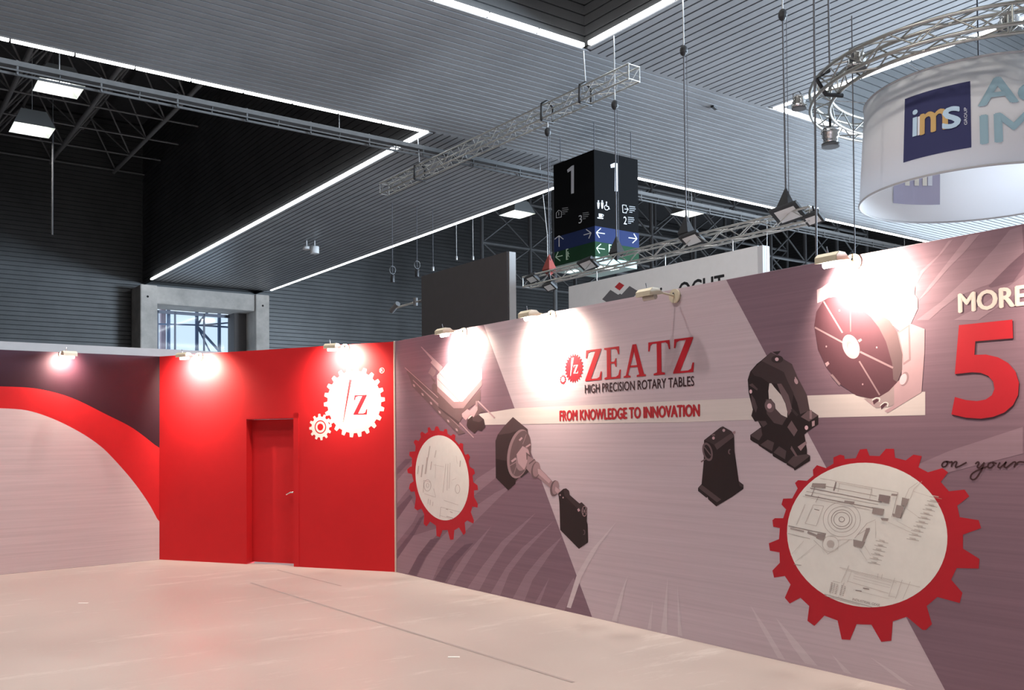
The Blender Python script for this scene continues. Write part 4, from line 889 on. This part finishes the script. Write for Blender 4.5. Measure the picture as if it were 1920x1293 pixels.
box('glass_base', (QX+.05, QY+.05, ZB_-.22), (QX+QS-.15, QY+QS, ZB_), mat('cube_glass', (.35, .45, .42), .2, 0), cube)
box('base_lamp', (QX+.5, QY+.3, ZB_-.235), (QX+1.3, QY+.7, ZB_-.22), glow('cube_lamp', (.85, 1, .97), 2.2), cube); box('base_lamp', (QX+.25, QY+1.3, ZB_-.235), (QX+.45, QY+1.8, ZB_-.22), MATS['cube_lamp'], cube)
for a, b in ((QX+.1, QY+.1), (QX+.1, QY+1.8), (QX+1.7, QY+.1)): bar('hanger', (a, b, ZT), (a, b, ZS+.03), .014, M_CHAIN, cube, 6)
PQL = Plane((QX-.006, QY+QS, 0), (0, -1, 0)); PQR = Plane((QX, QY-.006, 0), (1, 0, 0))
zq = zc(1030, 280, 5.622)
def qprint(nm, pl, polys): return printed(nm, pl, [(m, mz(zq, p)) for m, p in polys], cube, .002, .0003)
qprint('numeral', PQL, [(M_CW, [(238,172),(260,165),(260,460),(230,468),(230,222),(193,245),(188,215)])])
qprint('numeral', PQR, [(M_CW, [(690,140),(718,148),(720,442),(690,440),(690,188),(650,195),(642,160)])])
lettering('hall_number', PQL, '3', zq([(308, 698)])[0], zq([(345, 772)])[0], M_CW, cube, .002); lettering('hall_number', PQR, '2', zq([(782, 705)])[0], zq([(816, 792)])[0], M_CW, cube, .002)
def arrow(nm, pl, tip, tail, h, m):     # arrow with open head
    (x0, y0), (x1, y1) = tip, tail; L = math.hypot(x1-x0, y1-y0); dx, dy = (x1-x0)/L, (y1-y0)/L
    qprint(nm, pl, [(m, line(tip, tail, 9)), (m, line((x0-dx*3, y0-dy*3), (x0+dx*h*.75-dy*h, y0+dy*h*.75+dx*h), 9)), (m, line((x0-dx*3, y0-dy*3), (x0+dx*h*.75+dy*h, y0+dy*h*.75-dx*h), 9))])
arrow('arrow', PQL, (103, 912), (103, 1025), 46, M_CW); arrow('arrow', PQL, (438, 880), (362, 902), 50, M_CW); arrow('arrow', PQR, (498, 876), (585, 888), 50, M_CW); arrow('arrow', PQR, (920, 942), (835, 930), 50, M_CW)
M_CGW = mat('cube_print_green', (.42, .55, .42), .6)
arrow('arrow', PQL, (70, 1135), (140, 1118), 48, M_CGW); arrow('arrow', PQR, (500, 1040), (585, 1052), 50, M_CGW)
qprint('exit_pictogram', PQL, [(M_CGW, [(176,1050),(200,1044),(200,1054),(186,1058),(186,1152),(200,1150),(200,1160),(176,1165)]), (M_CGW, line((196,1075),(196,1120),10)), (M_CGW, line((196,1110),(210,1135),6)), (M_CGW, line((194,1115),(186,1145),6)), (M_CGW, line((192,1090),(212,1100),5))])
qprint('exit_pictogram', PQR, [(M_CGW, [(626,1000),(654,1003),(654,1013),(637,1012),(637,1100),(650,1102),(650,1110),(626,1108)]), (M_CGW, line((650,1035),(650,1080),10)), (M_CGW, line((650,1070),(664,1100),6)), (M_CGW, line((648,1075),(640,1105),6))])
qprint('house_pictogram', PQL, [(M_CW, line(a, b, 5)) for a, b in (((72,672),(100,640)), ((100,640),(130,655)), ((74,672),(74,722)), ((74,722),(128,712)), ((128,712),(128,652)), ((100,660),(100,695)))])
qprint('door_pictogram', PQR, [(M_CW, line(a, b, 5)) for a, b in (((770,585),(810,588)), ((770,585),(775,665)), ((775,665),(812,670)), ((810,588),(810,605)), ((812,655),(812,670)), ((790,628),(832,632)), ((832,632),(815,612)), ((832,632),(815,652)))])
for x in (517, 557):
    qprint('person_pictogram', PQR, [(M_CW, ell(x, 545, 8, 9, n=12)), (M_CW, [(x-13,558),(x+13,560),(x+11,595),(x+6,625),(x-6,624),(x-11,590)])])
qprint('wheelchair_pictogram', PQR, [(M_CW, ell(602, 557, 7, 8, n=12)), (M_CW, line((601,565),(604,600),8)), (M_CW, line((604,600),(625,603),7)), (M_CW, line((623,602),(634,632),7)), (M_CW, stroke([(595,585),(580,605),(590,633),(615,636),(624,618)], 6))])
qprint('cup_pictogram', PQR, [(M_CW, [(520,675),(558,680),(556,715),(522,712)]), (M_CW, stroke([(556,684),(570,690),(568,704),(555,708)], 5)), (M_CW, [(503,715),(570,722),(566,733),(508,727)])])
for pl, x, y, sl in ((PQL, 135, 622, -.14), (PQL, 352, 672, -.14), (PQR, 842, 600, .12), (PQR, 828, 715, .12)):
    qprint('small_print', pl, [(M_CG2, line((x, y+k*20), (x+wd, y+k*20+sl*wd), 9)) for k, wd in enumerate((62, 68, 58, 32))])

# ================================================================== ROUND BANNER AND RING TRUSS
DC = Vector((18.09, 9.02, 0)); DR0, DR1, DZ0, DZ1 = 2.25, 2.12, 6.34, 8.33
def drum_r(z): return DR0+(DR1-DR0)*(z-DZ0)/(DZ1-DZ0)
def drum_pt(th, z, off=0): r = drum_r(z)+off; return Vector((DC.x+r*math.cos(th), DC.y+r*math.sin(th), z))
def drum_hit(px, py, far=False):
    d = ray(px, py); o = CAM-DC; t = 20.0
    for _ in range(25):
        z = CAM.z+d.z*t; r = drum_r(z); a = d.x*d.x+d.y*d.y; b = o.x*d.x+o.y*d.y; c = o.x*o.x+o.y*o.y-r*r
        q = max(b*b-a*c, 0); t = (-b+math.sqrt(q))/a if far else (-b-math.sqrt(q))/a
    p = CAM+d*t; return math.atan2(p.y-DC.y, p.x-DC.x), p.z
drum = empty('round_banner', (DC.x, DC.y, DZ0)); tag(drum, 'large round white fabric banner ring with navy logo hanging at upper right', 'banner')
M_FAB = bpy.data.materials.new('banner_fabric'); M_FAB.use_nodes = True
_nt = M_FAB.node_tree; _b = _nt.nodes['Principled BSDF']; _b.inputs['Base Color'].default_value = (.66, .645, .64, 1); _b.inputs['Roughness'].default_value = .9; _b.inputs['Specular IOR Level'].default_value = .1
_t = _nt.nodes.new('ShaderNodeBsdfTranslucent'); _t.inputs[0].default_value = (.8, .8, .82, 1); _m = _nt.nodes.new('ShaderNodeMixShader'); _m.inputs[0].default_value = .35
_nt.links.new(_b.outputs[0], _m.inputs[1]); _nt.links.new(_t.outputs[0], _m.inputs[2]); _nt.links.new(_m.outputs[0], _nt.nodes['Material Output'].inputs[0])
N = 96; v = []; f = []
for i in range(N):
    th = 2*math.pi*i/N
    for z in (DZ0, DZ1): v.append(drum_pt(th, z))
    for z in (DZ1, DZ0): v.append(drum_pt(th, z, -.012))
for i in range(N):
    j = (i+1) % N
    for k in range(4): f.append((4*i+k, 4*j+k, 4*j+(k+1) % 4, 4*i+(k+1) % 4))
dm = mesh_obj('fabric', v, f, M_FAB, drum)
for p in dm.data.polygons: p.use_smooth = p.index % 4 in (0, 2)
for z, nm in ((DZ0, 'bottom_hem'), (DZ1, 'top_hem')): tube_mesh(nm, [drum_pt(2*math.pi*i/N, z) for i in range(N)], .022, mat('hem_grey', (.34, .33, .33), .8), drum, 6, True)
M_NAVY = mat('banner_navy', (.022, .024, .085), .85); M_BTEAL = mat('banner_teal', (.24, .35, .40), .85); M_BSKY = mat('banner_sky', (.42, .55, .66), .85); M_BOR = mat('banner_ochre', (.50, .32, .12), .85); M_BWH = mat('banner_white', (.62, .63, .68), .85)
def drum_rect(nm, a, b, m, off=.012, far=False, n=14):     # a,b = opposite corners in pixels -> (angle,z) rectangle
    (t0, z1), (t1, z0) = drum_hit(*a, far), drum_hit(*b, far)
    if t1-t0 > math.pi: t1 -= 2*math.pi
    if t0-t1 > math.pi: t0 -= 2*math.pi
    v = []; f = []
    for i in range(n+1):
        th = t0+(t1-t0)*i/n; v += [drum_pt(th, z0, off), drum_pt(th, z1, off)]
    for i in range(n): f.append((2*i, 2*i+2, 2*i+3, 2*i+1))
    return mesh_obj(nm, v, f, m, drum), (t0, t1, z0, z1)
def drum_text(nm, s, a, b, m, off, bold=0.0, rot=False):
    (t0, z1), (t1, z0) = drum_hit(*a), drum_hit(*b)
    if t1-t0 > math.pi: t1 -= 2*math.pi
    if t0-t1 > math.pi: t0 -= 2*math.pi
    vs, fs = glyphs(s)
    vs, fs = embolden(vs, fs, bold*.8, .7)
    if rot: vs = [(1-y, x, h) for x, y, h in vs]
    return mesh_obj(nm, [drum_pt(t0+(t1-t0)*x, z0+(z1-z0)*y, off+h*6) for x, y, h in vs], fs, m, drum)
zd = zc(1580, 100, 3.918)
q = lambda x, y: zd([(x, y)])[0]
drum_rect('logo_square', q(460, 336), q(946, 692), M_NAVY, .012)
drum_text('logo_letter', 'i', q(520, 424), q(553, 602), M_BSKY, .022, .03)
drum_rect('logo_bar', q(556, 468), q(580, 598), M_BWH, .022, n=3)
drum_text('logo_letter', 'm', q(578, 452), q(770, 552), M_BOR, .024, .06)
drum_text('logo_letter', 's', q(738, 412), q(868, 538), M_BSKY, .030, .05)
drum_text('logo_word', 'GROUP', q(892, 402), q(916, 525), M_BWH, .022, .0, rot=True)
drum_text('headline', 'Ac', q(1000, 200), q(1440, 352), M_BTEAL, .022, .05)
drum_text('headline', 'IM', q(1015, 462), q(1390, 634), M_BTEAL, .022, .05)
drum_rect('show_through_logo', q(370, 870), q(711, 1113), mat('banner_faded_navy', (.33, .32, .42), .9), -.03, True)
for x in (470, 540, 600, 640): drum_rect('show_through_letter', q(x-20, 900), q(x+12, 976), mat('banner_faded_cream', (.60, .58, .52), .9) if x != 640 else mat('banner_faded_sky', (.55, .58, .64), .9), -.045, True, 3)
# ring truss
M_ALU2 = mat('ring_aluminium', (0.34, 0.335, 0.31), 0.36, 0.85, 0.08, 6)
ring_t = empty('ring_truss', (DC.x, DC.y, 8.37)); tag(ring_t, 'circular aluminium truss hanging around the top of the round banner', 'truss')
RN = 40
cors = [(2.79, 8.40), (3.17, 8.40), (3.17, 8.75), (2.79, 8.75)]
def rp(i, c, n=RN): a = 2*math.pi*i/n; return Vector((DC.x+c[0]*math.cos(a), DC.y+c[0]*math.sin(a), c[1]))
for c in cors: tube_mesh('chord', [rp(i, c, 96) for i in range(96)], .036, M_ALU2, ring_t, 8, True)
for i in range(RN):
    for k in range(4):
        a, b = (cors[k], cors[(k+1) % 4]) if i % 2 else (cors[(k+1) % 4], cors[k])
        bar('lacing', rp(i, a), rp(i+1, b), .016, M_ALU2, ring_t, 6)
for i in range(0, RN, 8):
    for k in range(4): bar('strut', rp(i, cors[k]), rp(i, cors[(k+1) % 4]), .016, M_ALU2, ring_t, 6)
def ring_ang(px):     # angle of the near ring point seen at this pixel column
    best = min((abs(((p-CAM).dot(RGT)/((p-CAM).dot(_f))*F_PX+CX)-px), a) for a in [i*math.pi/360 for i in range(360, 720)] for p in [Vector((DC.x+3.0*math.cos(a), DC.y+3.0*math.sin(a), 8.6))])
    return best[1]
M_FOIL = mat('foil_lamp', (.72, .72, .70), .22, .9, .15, 12)
def par_lamp(label, P, up=True, s=1.0):
    P = Vector(P); root = empty('ring_spotlight', P); tag(root, label, 'spotlight', 'bright metal spotlights on the ring truss')
    prof = [(.0, .0), (.15, .0), (.17, .06), (.14, .09), (.15, .14), (.12, .17), (.13, .22), (.09, .28), (.0, .30)]
    prof = [(r*s, (z-.15)*s*(1 if up else -1)) for r, z in prof]; v = []; f = []; n = 14
    for r, z in prof:
        for k in range(n): a = 2*math.pi*k/n; v.append(P+Vector((r*math.cos(a), r*math.sin(a), z)))
    for i in range(len(prof)-1):
        for k in range(n): l = (k+1) % n; f.append((i*n+k, i*n+l, (i+1)*n+l, (i+1)*n+k))
    mesh_obj('can', v, f, M_FOIL, root, True)
    bar('base_ring', P+Vector((0, 0, -.17*s)), P+Vector((0, 0, -.11*s)), .155*s, M_STEEL_G, root, 16)
    tube_mesh('yoke', [P+Vector((.19*s, 0, -.1*s)), P+Vector((.2*s, 0, .12*s)), P+Vector((0, 0, .22*s)), P+Vector((-.2*s, 0, .12*s)), P+Vector((-.19*s, 0, -.1*s))], .012, M_STEEL_G, root, 6)
def ring_at(px, py, z): return on_plane(px, py, (0, 0, z), Vector((0, 0, 1)))
par_lamp('bright metal spotlight on the ring truss, left of the banner logo', ring_at(1606, 112, 8.72), True, 1.15)
par_lamp('large bright metal spotlight on the ring truss at the right edge', ring_at(1893, 38, 8.75), True, 1.25)
par_lamp('bright metal spotlight at the leftmost point of the ring truss', ring_at(1498, 190, 8.5), True, .95)
par_lamp('bright metal spotlight hanging below the ring truss left of the banner', ring_at(1557, 258, 8.0), False, 1.2)
_p = ring_at(1557, 258, 8.0); bar('clamp', _p+Vector((0, 0, .18)), Vector((_p.x, _p.y, 8.42)), .03, M_BLACK, bpy.data.objects['ring_spotlight.003'], 8)
aL = math.radians(146)
pL = Vector((DC.x+3.0*math.cos(aL), DC.y+3.0*math.sin(aL), 8.57))
tube_mesh('sling', [pL+Vector((.0, .0, .25)), pL+Vector((-.25, .1, .05)), pL+Vector((-.1, 0, -.25)), pL+Vector((.28, -.1, -.22))], .045, M_BLACK, ring_t, 8)
for k, a in enumerate((aL, aL+2.09, aL-2.09)):
    p = Vector((DC.x+2.98*math.cos(a), DC.y+2.98*math.sin(a), 8.8)); bar('hanger', p, p+Vector((0, 0, ZS+.02-8.8)), .02, M_CHAIN, ring_t, 6)
for i in range(8):
    a = 2*math.pi*i/8; bar('banner_tie', drum_pt(a, DZ1), Vector((DC.x+2.79*math.cos(a), DC.y+2.79*math.sin(a), 8.42)), .008, M_WIRE, ring_t, 5)
cable('dark chain hanging past the left end of the ring truss down behind the wall', [on_plane(1526, -10, (15.0, 0, 0), Vector((1, 0, 0))), on_plane(1528, 200, (15.0, 0, 0), Vector((1, 0, 0))), on_plane(1531, 492, (15.0, 0, 0), Vector((1, 0, 0)))], .022, M_CHAIN)
cable('thin dark cable hanging left of the round banner', [on_plane(1597, 30, (15.2, 0, 0), Vector((1, 0, 0))), on_plane(1603, 485, (15.2, 0, 0), Vector((1, 0, 0)))], .013, M_CHAIN)
cable('thin white drop cable left of the number cube', [on_plane(1018, 365, (15.4, 0, 0), Vector((1, 0, 0))), on_plane(1026, 440, (15.4, 0, 0), Vector((1, 0, 0))), on_plane(1027, 500, (15.4, 0, 0), Vector((1, 0, 0)))], .012, M_WIRE)
cable('thin pale cable between the white sign and the nearest lamp', [on_plane(1438, 412, (15.4, 0, 0), Vector((1, 0, 0))), on_plane(1438, 512, (15.4, 0, 0), Vector((1, 0, 0)))], .008, M_WIRE)

# ================================================================== SMALL HANGING THINGS
def yp(px, py, y): return on_plane(px, py, (0, y, 0), Vector((0, 1, 0)))
for i, (x, y0, y1) in enumerate(((736, 470, 515), (782, 465, 505), (812, 470, 500), (856, 420, 480), (887, 425, 480))):
    bot = yp(x, y1, 34.0 if i < 3 else 35.5)
    root = empty('cable_drop', bot); tag(root, ('cable drop with connector, leftmost above the charcoal panel', 'cable drop with connector, second above the charcoal panel', 'short cable drop left of the charcoal panel peak', 'cable drop with hook above the charcoal panel', 'cable drop with bright hook nearest the charcoal panel peak')[i], 'cable', 'cable drops above the charcoal panel')
    bar('cable', (bot.x, bot.y, ZS+.02 if bot.x < X2+.2 else ZR), bot, .014, M_CHAIN if i < 3 else M_WIRE, root, 6)
    if i < 2:
        bar('connector', bot, bot-Vector((0, 0, .32)), .09, M_BLACK, root, 10)
        tube_mesh('coil', [bot+Vector((.14*math.cos(a), 0, .2+.17*math.sin(a))) for a in [2*math.pi*k/14 for k in range(14)]], .018, M_STEEL_G, root, 6, True)
    else: bar('hook', bot, bot-Vector((0, 0, .18)), .05, M_WIRE, root, 8)
for i, x in enumerate((575, 590)):
    P = on_plane(x, 464, (0, 0, ZS-.35), Vector((0, 0, 1))); root = empty('ceiling_sensor', P); tag(root, ('slim white sensor on the ceiling band near the portal', 'bulky white sensor on the ceiling band near the portal')[i], 'sensor')
    bar('stem', P, P+Vector((0, 0, .36)), .03, mat('sensor_white', (.6, .6, .6), .6), root, 6); bar('body', P-Vector((0, 0, .1 if i == 0 else .3)), P+Vector((0, 0, .05)), .2 if i == 0 else .22, MATS['sensor_white'], root, 10)
pole = empty('hanging_pole', yp(98, 430, 40)); tag(pole, 'thin grey pole hanging beside the lower square bay lamp', 'pole')
bar('shaft', yp(98, 440, 38.), yp(99, 222, 38.), .032, M_ROOF, pole, 8); bar('wire', yp(99, 222, 38.), Vector((yp(99, 222, 38.).x, 38., ZR)), .012, M_STEEL_G, pole, 6)
# projector arm far behind, left of the charcoal panel
def xp(px, py): return on_plane(px, py, (12.5, 0, 0), Vector((1, 0, 0)))
arm = empty('projector_arm', xp(770, 575)); tag(arm, 'small metal projector arm mounted on the left edge of the charcoal panel', 'projector')
bar('arm', xp(738, 578), xp(790, 563), .028, M_ALU, arm, 8); bar('head', xp(734, 583), xp(746, 569), .075, M_STEEL_G, arm, 10); bar('bracket', xp(779, 573), xp(779, 558), .06, M_STEEL_G, arm, 10); bar('mount', xp(786, 565), Vector((12.52, 21.05, xp(790, 563).z)), .035, M_STEEL_G, arm, 8)
# ceiling debris: little tabs hanging on the slats
for i, (x, y) in enumerate(((1339, 202),)):
    P = on_plane(x, y, (0, 0, ZS-.03), Vector((0, 0, 1))); o = obox('loose_tab', P, Vector((.28, .1, 0)), Vector((-.03, .09, 0)), Vector((0, 0, .05)), M_BLACK); tag(o, 'dark loose tab hanging from the pale ceiling slats', 'tab')
